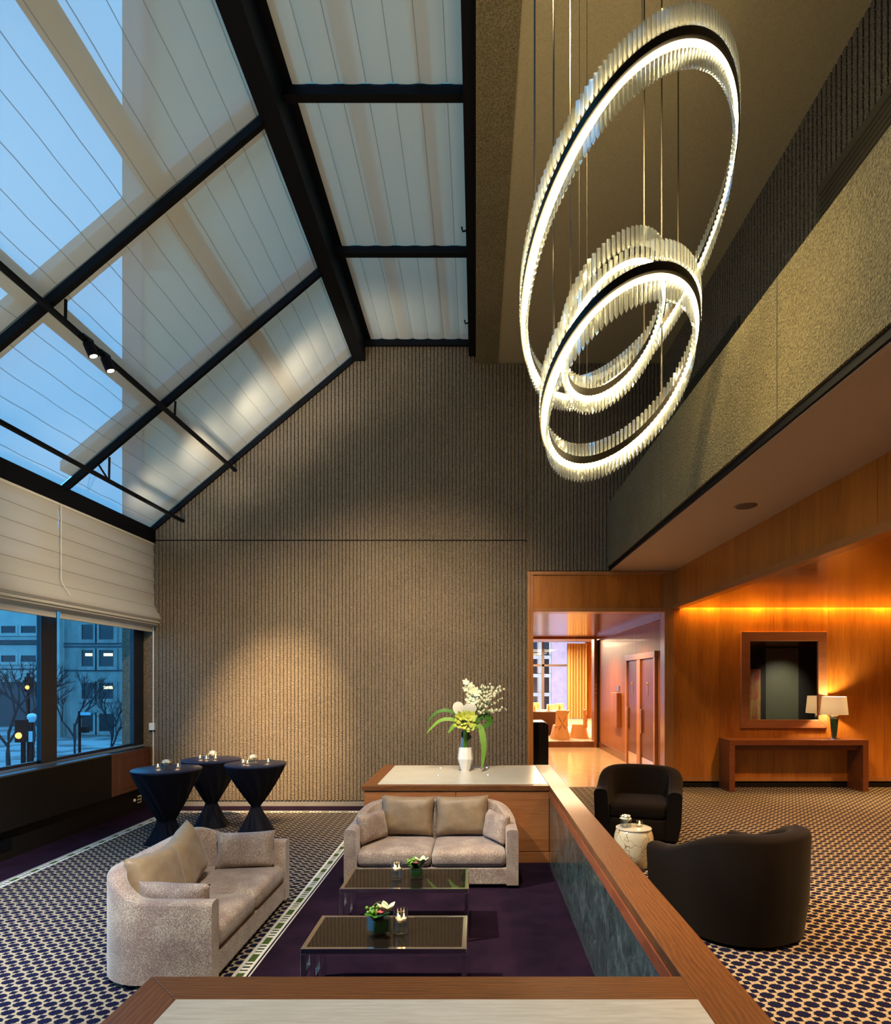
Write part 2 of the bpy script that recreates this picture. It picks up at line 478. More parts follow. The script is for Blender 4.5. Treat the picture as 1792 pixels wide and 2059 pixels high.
def roundbox(w_, d_, z0, z1, r=.05, e=.03, crown=0.0, cx=0, cy=0):
    m = MB(); rings = []
    for k in range(4):
        t = pi / 2 * k / 3; i = e * (1 - sin(t)); rings.append(rr(w_ - 2 * i, d_ - 2 * i, r, z=z0 + e * (1 - cos(t)), cx=cx, cy=cy))
    for k in range(4):
        t = pi / 2 * k / 3; i = e * (1 - cos(t)); rings.append(rr(w_ - 2 * i, d_ - 2 * i, r, z=z1 - e + e * sin(t), cx=cx, cy=cy))
    for k in range(1, 6):
        q = 1 - k / 6
        rings.append([(cx + (p[0] - cx) * q, cy + (p[1] - cy) * q, z1 + crown * (1 - q * q)) for p in rings[7]])
    m.loft(rings); return m


def pillow(w_, h_, t, seed=0, pinch=.07, n=20):
    rd = random.Random(seed); ph = [rd.uniform(0, 6) for _ in range(6)]; m = MB()
    for sgn in (1, -1):
        def fn(a, b):
            u, v = 2 * a - 1, 2 * b - 1
            x = w_ / 2 * u * (1 - pinch * (1 - v * v) * abs(u)); z = h_ / 2 * v * (1 - pinch * (1 - u * u) * abs(v))
            T = t / 2 * max(0, (1 - u ** 4)) ** .55 * max(0, (1 - v ** 4)) ** .55
            wr = 1 + .05 * sin(7 * u + ph[0] + 3 * v) + .04 * sin(11 * v + ph[1] - 4 * u) * abs(v)
            return (x, sgn * T * wr, z + h_ / 2)
        m.grid(fn, n, n)
    bm_ = m
    return bm_


# ================================================================== SETTING
FR = .315            # raised lounge floor
YW = 10.5            # back wall
XL = -5.43           # window-wall panelling
YB = -1.6
struct('floor', B(-6.0, .95, YB, YW, -.1, 0), PLUSH)
struct('floor', B(.95, 14, YB, YW, -.1, FR), CARPET)
struct('floor', B(0, 3.3, YW, 16.8, .1, FR), (lambda g: g.pbr(g.ramp(g.noise(g.scale(g.pos(), (1, 6, 1)), 5, 4), [(.3, (.50, .36, .22)), (.7, (.62, .47, .31))]), .12, coat=.4))(G('polished corridor tile')))
struct('floor', B(-3, 6.5, 16.8, 27, .1, .465), (lambda g: g.pbr(g.ramp(g.noise(g.pos(), 3, 4, .6, 2), [(.45, (.52, .36, .25)), (.55, (.30, .19, .13))]), .9))(G('dining carpet')))
# patterned carpet with its border
cp = thing('patterned_carpet', 'navy and cream lattice carpet with green block border, on the window side', 'carpet', (0, 0, 0))
cx0, cx1, cy1 = -4.93, -1.60, 10.06
obj('carpet_field', B(cx0 + .12, cx1 - .12, YB + .02, cy1 - .12, 0, .006), CARPET, cp)
obj('carpet_border', B(0, .13, YB + .02, cy1, 0, .0065), BORDY, cp, loc=(cx1 - .13, 0, 0))
obj('carpet_border', B(0, .13, YB + .02, cy1, 0, .0065), BORDL, cp, loc=(cx0, 0, 0))
obj('carpet_border', B(cx0 + .13, cx1 - .13, 0, .13, 0, .0065), BORDX, cp, loc=(0, cy1 - .13, 0))

SL = .847; Z0 = 4.62
def zslope(x): return Z0 + (x + 5.43) * SL
def ztop(x):
    if x < -1.9: return min(7.72, zslope(x))
    return 7.72 if x < 0 else 7.39
# back wall: smooth backing and ribs
bk = MB()
xs = [-6.0, -5.43, -1.9, 0.0]
bk.prism([(-5.93, 0), (.86, 0), (.86, 3.92), (3.5, 3.92), (3.5, 7.39), (0, 7.39), (0, 7.9), (-1.85, 7.9), (-5.43, 4.66), (-5.93, 4.3)], 'y', YW, YW + .35)
struct('wall_back', bk, RIB)
ribs = MB(); pitch = .0612; x = -5.34; rw = .047; yf = YW - .055
def rib(x0, x1, za, zb0, zb1):
    ribs.add([(x0, yf, za), (x1, yf, za), (x1, YW, za), (x0, YW, za), (x0, yf, zb0), (x1, yf, zb1), (x1, YW, zb1), (x0, YW, zb0)],
             [(0, 1, 5, 4), (1, 2, 6, 5), (3, 0, 4, 7), (4, 5, 6, 7), (0, 3, 2, 1)])
while x < 3.05:
    x1 = x + rw
    if x1 < .84:
        rib(x, x1, .10, 4.425, 4.425)
        if ztop(x) > 4.47: rib(x, x1, 4.445, ztop(x) - .02, ztop(x1) - .02)
    elif x > .87: rib(x, x1, 3.93, ztop(x) - .01, ztop(x1) - .01)
    x += pitch
struct('wall_back_ribs', ribs, RIB)
struct('baseboard_back', B(-5.34, .84, YW - .035, YW, 0, .085), SMOOTHC)
struct('trim_1', B(-5.34, .85, YW - .03, YW, 4.427, 4.443), BLACK)
# window wall -------------------------------------------------------
struct('wall_left', B(XL - .17, XL, YB, YW, .36, .99), DARKW)
struct('baseboard_left', B(XL - .17, XL - .06, YB, YW, 0, .36), DARKW)
struct('trim_2', B(-5.72, XL + .01, YB, 9.35, .985, 1.005), SLIVER)          # sill grille
struct('trim_3', B(-5.72, -5.56, YB, YW, 1.0, 1.03), plain('pale sill', (.22, .30, .38), .3))
pn = thing('radiator_cabinet', 'red mahogany cabinet front below the window in the back corner', 'cabinet', (0, 0, 0))
obj('body', B(XL, XL + .022, 9.32, 10.46, .36, .995), WOODDARK, pn, bevel=.004)
obj('door', B(XL + .022, XL + .034, 9.52, 10.30, .44, .90), WOODDARK, pn, bevel=.003)
for (y0, y1, z0, z1) in ((9.50, 9.508, .43, .91), (10.31, 10.318, .43, .91)): obj('edge_strip', B(XL + .022, XL + .028, y0, y1, z0, z1), BRASS, pn)
pd = thing('heater_cover', 'near-black panel run below the window, with two dark vents', 'panel', (0, 0, 0))
obj('front_panel', B(XL, XL + .02, YB + .05, 9.30, .36, .985), DARKW, pd, bevel=.003)
for y in (6.65, 7.1):
    vt = MB()
    for k in range(7): vt.box(XL - .06, XL - .045, y + k * .045, y + k * .045 + .02, .12, .26)
    obj('vent', vt, BLACK, pd)
# frames and panes
fr = MB()
for (y0, y1) in ((10.2, 10.5), (8.03, 8.33), (5.88, 6.18), (3.72, 4.02), (1.5, 1.8)): fr.box(-5.63, -5.57, y0, y1, 1.02, 4.45)
fr.box(-5.64, -5.60, YB, YW, 1.03, 1.07)
struct('window_1', fr, plain('navy black frame', (.008, .012, .022), .35))
pane = MB()
for (y0, y1) in ((8.33, 10.2), (6.18, 8.03), (4.02, 5.88), (1.8, 3.72)): pane.box(-5.605, -5.60, y0, y1, 1.07, 4.4)
o = struct('window_2', pane, WINGLASS)
eb = MB().box(-5.62, -5.36, YB, YW, 4.39, 4.62)
struct('beam_eave', eb, BLACK)
# skylight steel
rid = MB().box(-2.04, -1.84, YB, YW, 7.42, 7.95)
struct('beam_ridge', rid, BLACK)
struct('trim_12', B(-1.84, -1.70, YB, YW, 7.80, 7.83), BLACK)
struct('beam_steel', B(-.12, 0.0, YB, YW, 7.5, 7.95), BLACK)
struct('beam_concrete', B(0.0, .36, YB, YW, 7.375, 8.0), PEB)
def slopebar(y0, y1, d0, d1, xa=-5.43, xb=-1.95):
    # bar along the slope; d: offset normal (vertical) below/above the slope plane
    return MB().prism([(xa, zslope(xa) + d0), (xb, zslope(xb) + d0), (xb, zslope(xb) + d1), (xa, zslope(xa) + d1)], 'y', y0, y1)
RAF = (-.6, 1.6, 3.79, 5.99, 8.2, 10.43)
for i, y in enumerate(RAF):
    struct('beam_rafter', slopebar(y - .03, y + .03, -.10, .0), BLACK)
    struct('beam_crossbar', B(-1.86, -.1, y - .045, y + .045, 7.66, 7.76), BLACK)
ROOFM = plain('outer roof metal', (.30, .27, .22), .6)
for i, y in enumerate(RAF):
    struct('roof_bar', slopebar(y - .02, y + .36, .22, .34), ROOFM)
for xx in (-3.05, -4.27):
    struct('roof_purlin', MB().prism([(xx - .09, zslope(xx) + .10), (xx + .06, zslope(xx) + .22), (xx + .06, zslope(xx) + .32), (xx - .09, zslope(xx) + .2)], 'y', YB, YW), ROOFM)
for xx in (-1.22, -.50):
    struct('roof_purlin', B(xx - .08, xx + .07, YB, YW, 7.95, 8.05), ROOFM)
bays = [(1.63, 3.76, 'behind'), (3.82, 5.96, ''), (6.02, 8.17, ''), (8.23, 10.40, '')]
SLAB = ['sloped fabric skylight shade closest to the camera side, mostly out of frame', 'large sloped fabric skylight shade at upper left, glowing sky blue on its left half',
        'middle sloped fabric skylight shade between the two black rafters', 'smallest sloped fabric skylight shade, meeting the ribbed wall']
FLAB = ['', 'topmost flat fabric ceiling shade above the first black crossbar', 'middle flat fabric ceiling shade between the two black crossbars', 'flat fabric ceiling shade that meets the ribbed wall']
for (y0, y1, _), ls, lf in zip(bays, SLAB, FLAB):
    m = MB()
    def fn(a, b, y0=y0, y1=y1):
        xx = -5.52 + (3.54) * a; y = y0 + (y1 - y0) * b
        sag = -.012 * sin(pi * b) * (1 - (abs((xx / .19) % 1 - .5) * 2) ** 4) - .006 * sin(9 * y + 4 * xx)
        return (xx, y, zslope(xx) + .02 + sag)
    m.grid(fn, 120, 10)
    o = obj('skylight_shade', m, SHADE, smooth=True); tag(o, ls, 'skylight shade', 'sloped skylight shades')
    if lf:
        m = MB()
        def fn2(a, b, y0=y0, y1=y1):
            xx = -1.74 + 1.63 * a; y = y0 + .02 + (y1 - y0 - .04) * b
            return (xx, y, 7.77 - .02 * (1 - (abs(((xx + .026) / .255) % 1 - .5) * 2) ** 3))
        m.grid(fn2, 90, 4)
        o = obj('skylight_shade', m, SHADEF, smooth=True); tag(o, lf, 'skylight shade', 'flat ceiling shades')
# rear closing walls, unseen directly
struct('wall_rear', B(-6, 3.31, YB - .2, YB, 0, 8), RIB)
# ceiling over the stair side
struct('ceiling', B(.36, 3.2, YB, YW, 7.39, 7.5), PLAST)
rw2 = MB().box(3.12, 3.3, YB, YW, 5.0, 7.4)
struct('wall_right_upper', rw2, PEB)
rb = MB(); y = YB
while y < YW - .1:
    rb.box(3.085, 3.12, y, y + .05, 5.06, 7.39); y += .075
struct('wall_right_ribs', rb, RIB)
for i, (y0, y1, z0, z1, lb) in enumerate(((7.3, 9.2, 6.05, 6.35, 'long dark air grille beside the hanging rings on the upper ribbed wall'), (3.0, 5.6, 6.15, 6.5, 'long olive air grille high in the top right corner'))):
    v = thing('air_grille', lb, 'vent', (0, 0, 0))
    obj('frame', B(3.05, 3.09, y0, y1, z0, z1), plain('olive grille', (.07, .058, .035), .6), v, bevel=.004)
    s_ = MB()
    for k in range(5): s_.box(3.04, 3.052, y0 + .05, y1 - .05, z0 + .04 + k * .05, z0 + .06 + k * .05)
    obj('louvre', s_, plain('olive louvre', (.05, .042, .026), .6), v)
# parapet band + soffit
struct('wall_parapet', B(2.19, 2.40, YB, YW, 3.99, 5.03), PEB)
struct('trim_4', B(2.215, 2.42, YB, YW, 3.93, 3.99), BLACK)  # black strip carries the shade of the shadow gap below the band
struct('ceiling', B(2.24, 3.4, YB, YW, 3.925, 5.0), SOFF)
sj = MB()
for yy in (4.55, 7.4, 1.6): sj.box(2.186, 2.20, yy, yy + .012, 3.99, 5.03)
struct('trim_5', sj, plain('joint', (.10, .085, .05), .8))
sp = thing('ceiling_speaker', 'round flush speaker in the plaster soffit above the wood fascia', 'speaker', (2.82, 6.55, 3.925))
obj('ring', MB().lathe([(.10, -.012), (.115, -.004), (.115, .0)], 28), plain('speaker brown', (.16, .10, .07), .6), sp, smooth=True)
obj('mesh_cover', MB().lathe([(.095, -.015), (.097, -.006)], 28), plain('speaker cloth', (.11, .07, .05), .8), sp)
# wood fascia and ceiling
fa = MB(); yb = YW
edges = [YB, 1.0, 3.1, 5.15, 6.55, 7.85, 9.15, YW]
for a, b in zip(edges[:-1], edges[1:]): fa.box(3.30, 3.40, a + .003, b - .003, 3.37, 3.925)
struct('wall_fascia', fa, WOODZ)
struct('trim_6', B(3.28, 3.42, YB, YW, 3.29, 3.37), wood('fascia trim', (.30, .10, .02), (.46, .17, .04), 'y', .3, .3))
cl = MB(); y = YB
while y < 10.3:
    cl.box(3.4, 14, y + .003, min(y + .95, 10.34), 3.30, 3.36); y += .95
struct('ceiling', cl, WOODY)
struct('ceiling', B(3.45, 14, YB, YW, 3.55, 3.6), WOODZ)
# wood wall: panels
wp = MB(); e2 = [3.30, 4.08, 4.98, 5.90, 6.83, 7.75, 8.7, 9.6, 10.5, 11.4, 12.3, 13.2, 14]
for a, b in zip(e2[:-1], e2[1:]): wp.box(a + .002, b - .002, YW - .03, YW, FR + .10, 3.55)
struct('wall_wood', wp, WOODZ)
struct('wall_wood_backing', B(3.3, 14, YW, YW + .1, FR, 3.6), DARKW)
struct('baseboard_wood', B(3.31, 14, YW - .04, YW, FR, FR + .07), DARKW)
struct('trim_7', B(3.31, 14, YW - .036, YW, FR + .10, FR + .17), WOODTRIM)
struct('wall_right', B(14, 14.1, YB, YW, 0, 3.6), WOODZ)
rl = MB().box(3.31, 14, YB - .2, YB, 0, 3.6)
struct('wall_rear_lounge', rl, plain('dark rear wall', (.02, .018, .012), .7))
gp = MB(); x = 10.4
while x < 11.55: gp.box(x, x + .035, YB, YB + .02, .4, 3.25); x += .042
struct('wall_rear_panel', gp, plain('green silk panel', (.16, .17, .10), .45))
pa = thing('wall_art', 'tall red and gold abstract picture, seen only in the mirror', 'picture', (9.9, YB + .03, 1.5))
obj('canvas', B(-.3, .3, -.02, .02, -1.0, 1.0), (lambda g: g.pbr(g.ramp(g.noise(g.scale(g.pos(), (3, 3, .8)), 2, 4, .6, 1), [(.35, (.45, .03, .02)), (.5, (.40, .20, .05)), (.65, (.5, .32, .1))]), .5))(G('abstract paint')), pa)
# doorway surround in the back wall
dx0, dx1 = .86, 3.31
dw = MB()
dw.box(dx0, dx0 + .05, YW - .05, YW + .2, FR, 3.92); dw.box(dx0 + .05, dx0 + .10, YW - .04, YW + .2, FR, 3.87)
dw.box(3.15, 3.31, YW - .05, YW + .2, FR, 3.92)
dw.box(dx0 + .05, 3.15, YW - .05, YW + .1, 3.86, 3.92); dw.box(dx0 + .10, 3.15, YW - .045, YW + .3, 3.245, 3.315)
struct('door_1', dw, WOODTRIM, bevel=.004)
struct('trim_8', B(dx0 + .10, 3.15, YW - .015, YW + .25, 3.31, 3.87), WOODZ)
# corridor
struct('wall_corridor_right', B(3.28, 3.4, YW + .2, 16.8, FR, 3.4), WOODRED)
struct('wall_corridor_left', B(-.1, 0, YW + .35, 16.8, FR, 3.4), WOODRED)
struct('ceiling', B(-.1, 3.4, YW + .3, 16.8, 3.255, 3.35), WOODREDX)
struct('trim_9', B(3.20, 3.28, YW + .3, 16.8, 3.16, 3.255), WOODREDX)
struct('baseboard_corridor', B(3.255, 3.28, YW + .2, 16.8, FR, FR + .16), WOODDARK)
struct('wall_corridor_end', MB().box(3.16, 3.28, 16.72, 17.1, FR, 3.25).box(-.1, 3.2, 16.7, 16.85, 3.20, 3.4), WOODRED)
struct('trim_10', B(3.23, 3.29, 16.6, 16.73, FR, 3.25), DARKW)
struct('trim_11', B(-.1, 3.2, 16.76, 16.82, FR, .46), WOODDARK)
dd = thing('double_door', 'pair of mahogany restroom doors in the corridor wall', 'door', (3.28, 0, FR))
dfm = MB(); dfm.box(-.05, .02, 11.32, 11.42, 0, 2.30).box(-.05, .02, 13.45, 13.55, 0, 2.30).box(-.06, .02, 11.30, 13.57, 2.20, 2.32).box(-.05, .02, 12.35, 12.6, 0, 2.2)
obj('door_frame', dfm, WOODTRIM, dd, bevel=.004)
PICT = plain('brass pictogram', (.75, .62, .4), .3, 1)
for (y0, y1) in ((11.42, 12.35), (12.6, 13.45)):
    d = obj('door', B(-.02, .01, y0 + .01, y1 - .01, .01, 2.19), DOORW, dd)
    yh = y1 - .12
    obj('door_handle', B(-.06, -.02, yh, yh + .05, .75, 1.22), BRASS, d, bevel=.006)
    obj('kick_plate', B(-.026, -.02, y0 + .05, y1 - .05, .03, .28), CHROME, d)
    ym = (y0 + y1) / 2
    pg = MB().box(-.028, -.02, ym - .02, ym + .02, 1.50, 1.68); pg.ball((-.024, ym, 1.72), .025, 5)
    obj('pictogram', pg, PICT, d)
nb = thing('notice_board', 'upright wooden notice panel with a small brass plate on the corridor wall', 'sign', (3.28, 14.4, FR))
obj('panel', B(-.10, 0, -.25, .35, .72, 1.50), WOODRED, nb, bevel=.004)
obj('name_plate', B(-.02, 0, -.1, .14, 1.54, 1.66), BRASS, nb)
sw = thing('switch_panel', 'column of switches on the corridor end jamb', 'switch', (3.20, 16.71, 0))
for k in range(3): obj('switch_plate', B(-.03, .05, -.02, .01, 1.72 + k * .11, 1.80 + k * .11), plain('bronze plate', (.30, .13, .05), .35, .5), sw)
bc = thing('black_desk', 'black lacquer reception stand just inside the doorway on its left', 'desk', (0, 0, 0))
obj('body', MB().prism([(.3, FR), (1.30, FR), (1.30, 1.28), (1.285, 1.32), (1.24, 1.34), (.3, 1.34)], 'y', 11.2, 11.9), BLACKG, bc, bevel=.006)
obj('desk_top', B(.3, 1.25, 11.22, 11.88, 1.34, 1.352), BLACKG, bc)
# dining room shell
struct('wall_dining', MB().box(4.73, 6.5, 27, 27.2, .3, 3.9).box(-3, 6.5, 27, 27.2, 3.75, 4.2).box(6.4, 6.5, 16.8, 27, .3, 4.0).box(-3.1, -3, 16.8, 27, .3, 4.0).box(3.3, 6.5, 16.9, 17.1, .3, 4.0).box(-3, 0, 16.9, 17.1, .3, 4), WOODZ)
struct('ceiling', B(-3, 6.5, 16.85, 27, 3.75, 3.85), SOFF)
dwn = MB()
for xx in (.0, 1.45, 2.90): dwn.box(xx - .05, xx + .05, 27.0, 27.1, .46, 3.8)
dwn.box(-3, 4.8, 27.0, 27.1, 2.70, 2.79)
struct('window_3', dwn, plain('dining mullion', (.10, .07, .06), .5))
struct('window_4', B(-3, 4.75, 27.12, 27.13, .46, 3.8), WINGLASS)
cu = MB()
def cfn(a, b):
    xx = 3.9 + .85 * a; return (xx, 26.75 + .06 * sin(a * 44) + .02 * sin(a * 17 + 1), .48 + 3.2 * b)
cu.grid(cfn, 90, 4)
def cfn3(a, b):
    p = cfn(a, b); return (p[0], p[1] + .02, p[2])
cu.grid(cfn3, 90, 4)
tag(obj('curtain', cu, plain('gold curtain', (.56, .36, .13), .6), smooth=True), 'floor-length gold curtain beside the dining room window', 'curtain')
# ================================================================== LOUNGE PLANTERS / CABINETS
CT = .887
def cabinet(name, label, x0, x1, y0, y1, rim_l, rim_f, rim_b, front=True):
    t = thing(name, label, 'cabinet', (0, 0, 0))
    obj('body', B(x0 + .03, x1, y0 + .03, y1 - .02, 0.04, CT - .06), CABWOOD, t)
    if front:
        e = [x0 + .02, (x0 + x1) / 2, x1]
        for a, b in zip(e[:-1], e[1:]): obj('front_panel', B(a + .003, b - .003, y0 + .01, y0 + .03, .13, CT - .075), CABWOOD, t, bevel=.002)
        obj('plinth', B(x0 + .02, x1, y0, y0 + .03, .0, .12), CABWOOD, t, bevel=.003)
    z0, z1 = CT - .06, CT
    xi0, yi0, yi1 = x0 + rim_l, y0 + rim_f, y1 - rim_b
    obj('top_rim', MB().prism([(x0, y0), (x1, y0), (x1, yi0), (xi0, yi0)], 'z', z0, z1), OAKX, t, bevel=.004)
    obj('top_rim', MB().prism([(x1, y1), (x0, y1), (xi0, yi1), (x1, yi1)], 'z', z0, z1), OAKX, t, bevel=.004)
    obj('side_rim', MB().prism([(x0, y1), (x0, y0), (xi0, yi0), (xi0, yi1)], 'z', z0, z1), OAKY, t, bevel=.004)
    obj('stone_top', B(xi0 + .002, x1 - .002, yi0 + .002, yi1 - .002, z0, z1 + .004), STONE, t, bevel=.003)
    return t
far = cabinet('stone_top_cabinet', 'low wooden cabinet with a pale stone top behind the facing sofa', -1.31, .845, 7.21, 8.99, .16, .10, .08)
for (px, py) in ((886, 1545), (881, 1560), (979, 1544), (981, 1559)):
    Y = (EYE - CT - .004) * F / (py - CY); X = (px - CX) * Y / F
    l = obj('light_well', MB().lathe([(.022, 0), (.020, .004)], 16), BLACKG, far, loc=(X, Y, CT + .004))
    obj('lens', MB().lathe([(.013, .003), (.012, .0065)], 14), glow('well lens', (1, .9, .7), 5), l)
near = cabinet('stone_top_counter', 'stone-topped wooden counter across the bottom edge of the scene', -1.33, .845, .7, 2.569, .19, .10, .19)
pr = thing('parapet_rail', 'long oak-capped low wall with green marble cladding dividing the lounge', 'low wall', (0, 0, 0))
obj('core', B(.86, 1.03, .7, 9.0, 0, CT - .14), DARKW, pr)
obj('marble_cladding', B(.845, .86, 2.57, 7.21, 0, CT - .12), MARBLE, pr)
obj('cap', B(.845, 1.06, .7, 9.0, CT - .06, CT), OAKY, pr, bevel=.006)
obj('cap_edge', B(.840, 1.05, 2.57, 7.21, CT - .14, CT - .06), REDOAK, pr, bevel=.004)
# ================================================================== SOFAS
def sweep_shell(W, D, rc, t, hfun, z0=.04, taper=1.0, nst=10, narc=14, soft=.03):
    """U-shaped upholstered shell, open to -y; returns MB. path: front-left -> back-left arc -> back -> right -> front."""
    pts = []
    hw, hd = W / 2 - t / 2, D / 2
    rc2 = rc - t / 2
    yb = hd - t / 2
    for i in range(nst): pts.append((-hw, -hd + (yb - rc2 + hd) * i / nst))
    for i in range(narc + 1):
        a = pi - pi / 2 * i / narc; pts.append((-hw + rc2 + rc2 * cos(a), yb - rc2 + rc2 * sin(a)))
    L = 2 * (hw - rc2)
    if L > .05:
        for i in range(1, 8): pts.append((-hw + rc2 + L * i / 8, yb))
    for i in range(0 if L > .05 else 1, narc + 1):
        a = pi / 2 - pi / 2 * i / narc; pts.append((hw - rc2 + rc2 * cos(a), yb - rc2 + rc2 * sin(a)))
    for i in range(1, nst + 1): pts.append((hw, yb - rc2 - (yb - rc2 + hd) * i / nst))
    m = MB(); rings = []
    n = len(pts)
    for i, p in enumerate(pts):
        a = Vector(pts[max(i - 1, 0)]); b = Vector(pts[min(i + 1, n - 1)]); d = (b - a).normalized()
        no = Vector((-d.y, d.x))                     # outward for this winding
        if no.dot(Vector(p)) < 0 and i in (0, n - 1): no = -no
        h = hfun(p, i / (n - 1))
        sec = [(t / 2, z0, taper), (t / 2, z0 + .35 * (h - z0), (1 + taper) / 2 + (1 - taper) * .25), (t / 2, h - soft, 1)]
        for k in range(1, 5):
            q = pi * k / 5; sec.append((t / 2 * cos(q) if k not in (0, 5) else 0, h - soft + soft * sin(q) ** .7, 1))
        sec += [(-t / 2, h - soft, 1), (-t / 2, z0, taper)]
        rings.append([((p[0] + no.x * o_) * tp, (p[1] + no.y * o_) * tp, z) for o_, z, tp in sec])
    m.loft(rings); return m


def smooth01(x): x = max(0, min(1, x)); return x * x * (3 - 2 * x)


def make_sofa(name, label, loc, rz):
    W, D = 1.76, .86
    t = thing(name, label, 'sofa', loc, rz, 'speckled loveseats')
    def hf(p, s): return .595 + .17 * smooth01((p[1] - .02) / .40)
    obj('shell', sweep_shell(W, D, .36, .12, hf, .035), CHEN, t, smooth=True)
    obj('seat_base', B(-.77, .77, -.415, .32, .035, .205), CHEN, t, bevel=.012)
    for s in (-1, 1):
        obj('seat_cushion', roundbox(.752, .70, .21, .375, .05, .05, .022, cx=s * .379, cy=-.075), CHEN, t, smooth=True)
    for sx in (-1, 1):
        for y in (-.36, .28):
            xx = sx * (.76 if y < 0 else .6)
            obj('foot', MB().lathe([(.022, 0), (.030, .04)], 10, xx, y), BLACK, t)
    return t
make_sofa('loveseat', 'speckled loveseat facing the camera, its back to the wooden cabinet', (-.45, 6.74, 0), 0)
make_sofa('loveseat', 'speckled loveseat seen from its end, nearest the windows', (-2.21, 5.10, .0065), pi / 2)


def put_pillow(name, label, group, mat, w_, h_, t_, seed, sofa, lx, ly, lz, tilt, yaw=0, roll=0):
    """sofa: (x, y, rz); lx.. in sofa coordinates; pillow faces -y local, leaning back by tilt."""
    sx, sy, rz = sofa; c, s = cos(rz), sin(rz)
    o = obj(name, pillow(w_, h_, t_, seed), mat, smooth=True)
    o.location = (sx + c * lx - s * ly, sy + s * lx + c * ly, lz)
    o.rotation_mode = 'XYZ'; o.rotation_euler = (-tilt, roll, rz + yaw)
    bm = bmesh.new(); bm.from_mesh(o.data); bmesh.ops.remove_doubles(bm, verts=bm.verts, dist=.002); bmesh.ops.recalc_face_normals(bm, faces=bm.faces); bm.to_mesh(o.data); bm.free()
    return tag(o, label, 'pillow', group)
SA, SB = (-.45, 6.74, 0), (-2.21, 5.10, pi / 2)
GP = 'satin back pillows'; GL = 'speckled bolster pillows'
put_pillow('back_pillow', 'taupe satin pillow on the facing sofa, the one below the tall window side', GP, SATIN, .60, .44, .20, 1, SA, -.315, .17, .385, .26, 0, .03)
put_pillow('back_pillow', 'taupe satin pillow on the facing sofa, the one nearer the marble low wall', GP, SATIN, .60, .44, .20, 2, SA, .30, .17, .385, .26, 0, -.02)
put_pillow('back_pillow', 'tan satin pillow on the end-on sofa, nearest the camera', GP, SATIN, .58, .44, .20, 3, SB, -.36, .14, .385, .34, -.12, .05)
put_pillow('back_pillow', 'tan satin pillow on the end-on sofa, the taller one with its corner pointing up', GP, SATIN, .58, .46, .20, 4, SB, .17, .15, .40, .30, .10, -.22)
put_pillow('bolster_pillow', 'small speckled pillow in the window-side arm of the facing sofa', GL, CHEN, .42, .31, .16, 5, SA, -.63, -.05, .385, .22, pi / 2 - .55)
put_pillow('bolster_pillow', 'small speckled pillow in the arm of the facing sofa beside the marble wall', GL, CHEN, .42, .31, .16, 6, SA, .64, -.05, .385, .22, -pi / 2 + .50)
put_pillow('bolster_pillow', 'speckled pillow just behind the near arm of the end-on sofa', GL, CHEN, .54, .30, .16, 7, SB, -.665, -.10, .385, .14, pi / 2 - .12)
put_pillow('bolster_pillow', 'speckled pillow against the far arm of the end-on sofa', GL, CHEN, .52, .33, .16, 8, SB, .62, -.10, .385, .22, -pi / 2 + .18)

# ================================================================== COFFEE TABLES
def make_table(loc):
    t = thing('coffee_table', 'chrome coffee table with smoked glass top, in front of the facing sofa', 'coffee table', loc, 0, 'chrome coffee tables')
    W, D, H, b = 1.035, .555, .42, .030
    rim = MB()
    rim.box(0, W, 0, b, H - .034, H).box(0, W, D - b, D, H - .034, H).box(0, b, b, D - b, H - .034, H).box(W - b, W, b, D - b, H - .034, H)
    obj('rim', rim, CHROME, t, bevel=.002)
    obj('glass_top', B(b, W - b, b, D - b, H - .014, H - .001), SMOKED, t)
    for x in (0, W - b):
        for y in (0, D - b): obj('leg', B(x, x + b, y, y + b, 0, H - .034), CHROME, t, bevel=.002)
        k = MB(); z = .10
        k.box(x, x + b, b, .15, .24, .268).box(x, x + b, .122, .15, .268, .345).box(x, x + b, .15, .26, .317, .345)
        k.box(x, x + b, .232, .26, .10, .317).box(x, x + b, .26, .40, .10, .128).box(x, x + b, .372, .40, .128, .386)
        obj('fret', k, CHROME, t, bevel=.002)
    return t
T1 = make_table((-1.094, 5.03, .0065))
T2 = dup(T1, (-1.094, 3.906, .0065), 0, 'chrome coffee table with smoked glass top, directly behind the stone-topped counter')


def cyl_candle(loc, label, s=1.0):
    t = thing('candle_cylinder', label, 'candle holder', loc, 0, 'glass cylinders with floating candles')
    r, h = .049 * s, .155 * s
    obj('glass', MB().lathe([(r * .9, 0), (r, .004), (r, h), (r - .003, h), (r - .004, .022), (r * .3, .018)], 28), GLASS, t, smooth=True)
    obj('water', MB().lathe([(r - .005, .022), (r - .005, h * .5)], 24), WATER, t)
    for k in range(3):
        a = 2 * pi * k / 3 + .4; x, y = .023 * s * cos(a), .023 * s * sin(a)
        c = obj('candle', MB().lathe([(.012, h * .5), (.0175, h * .5 + .010), (.0175, h * .60)], 12, x, y), WAX, t, smooth=True)
        obj('flame', MB().lathe([(.001, h * .64), (.0042, h * .68), (.003, h * .74), (.0006, h * .81)], 10, x, y), FLAME, c, smooth=True)
    lamp('candle_light', 'POINT', (loc[0], loc[1], loc[2] + h * 1.1), .16, (1, .6, .28), size=.02)
    return t
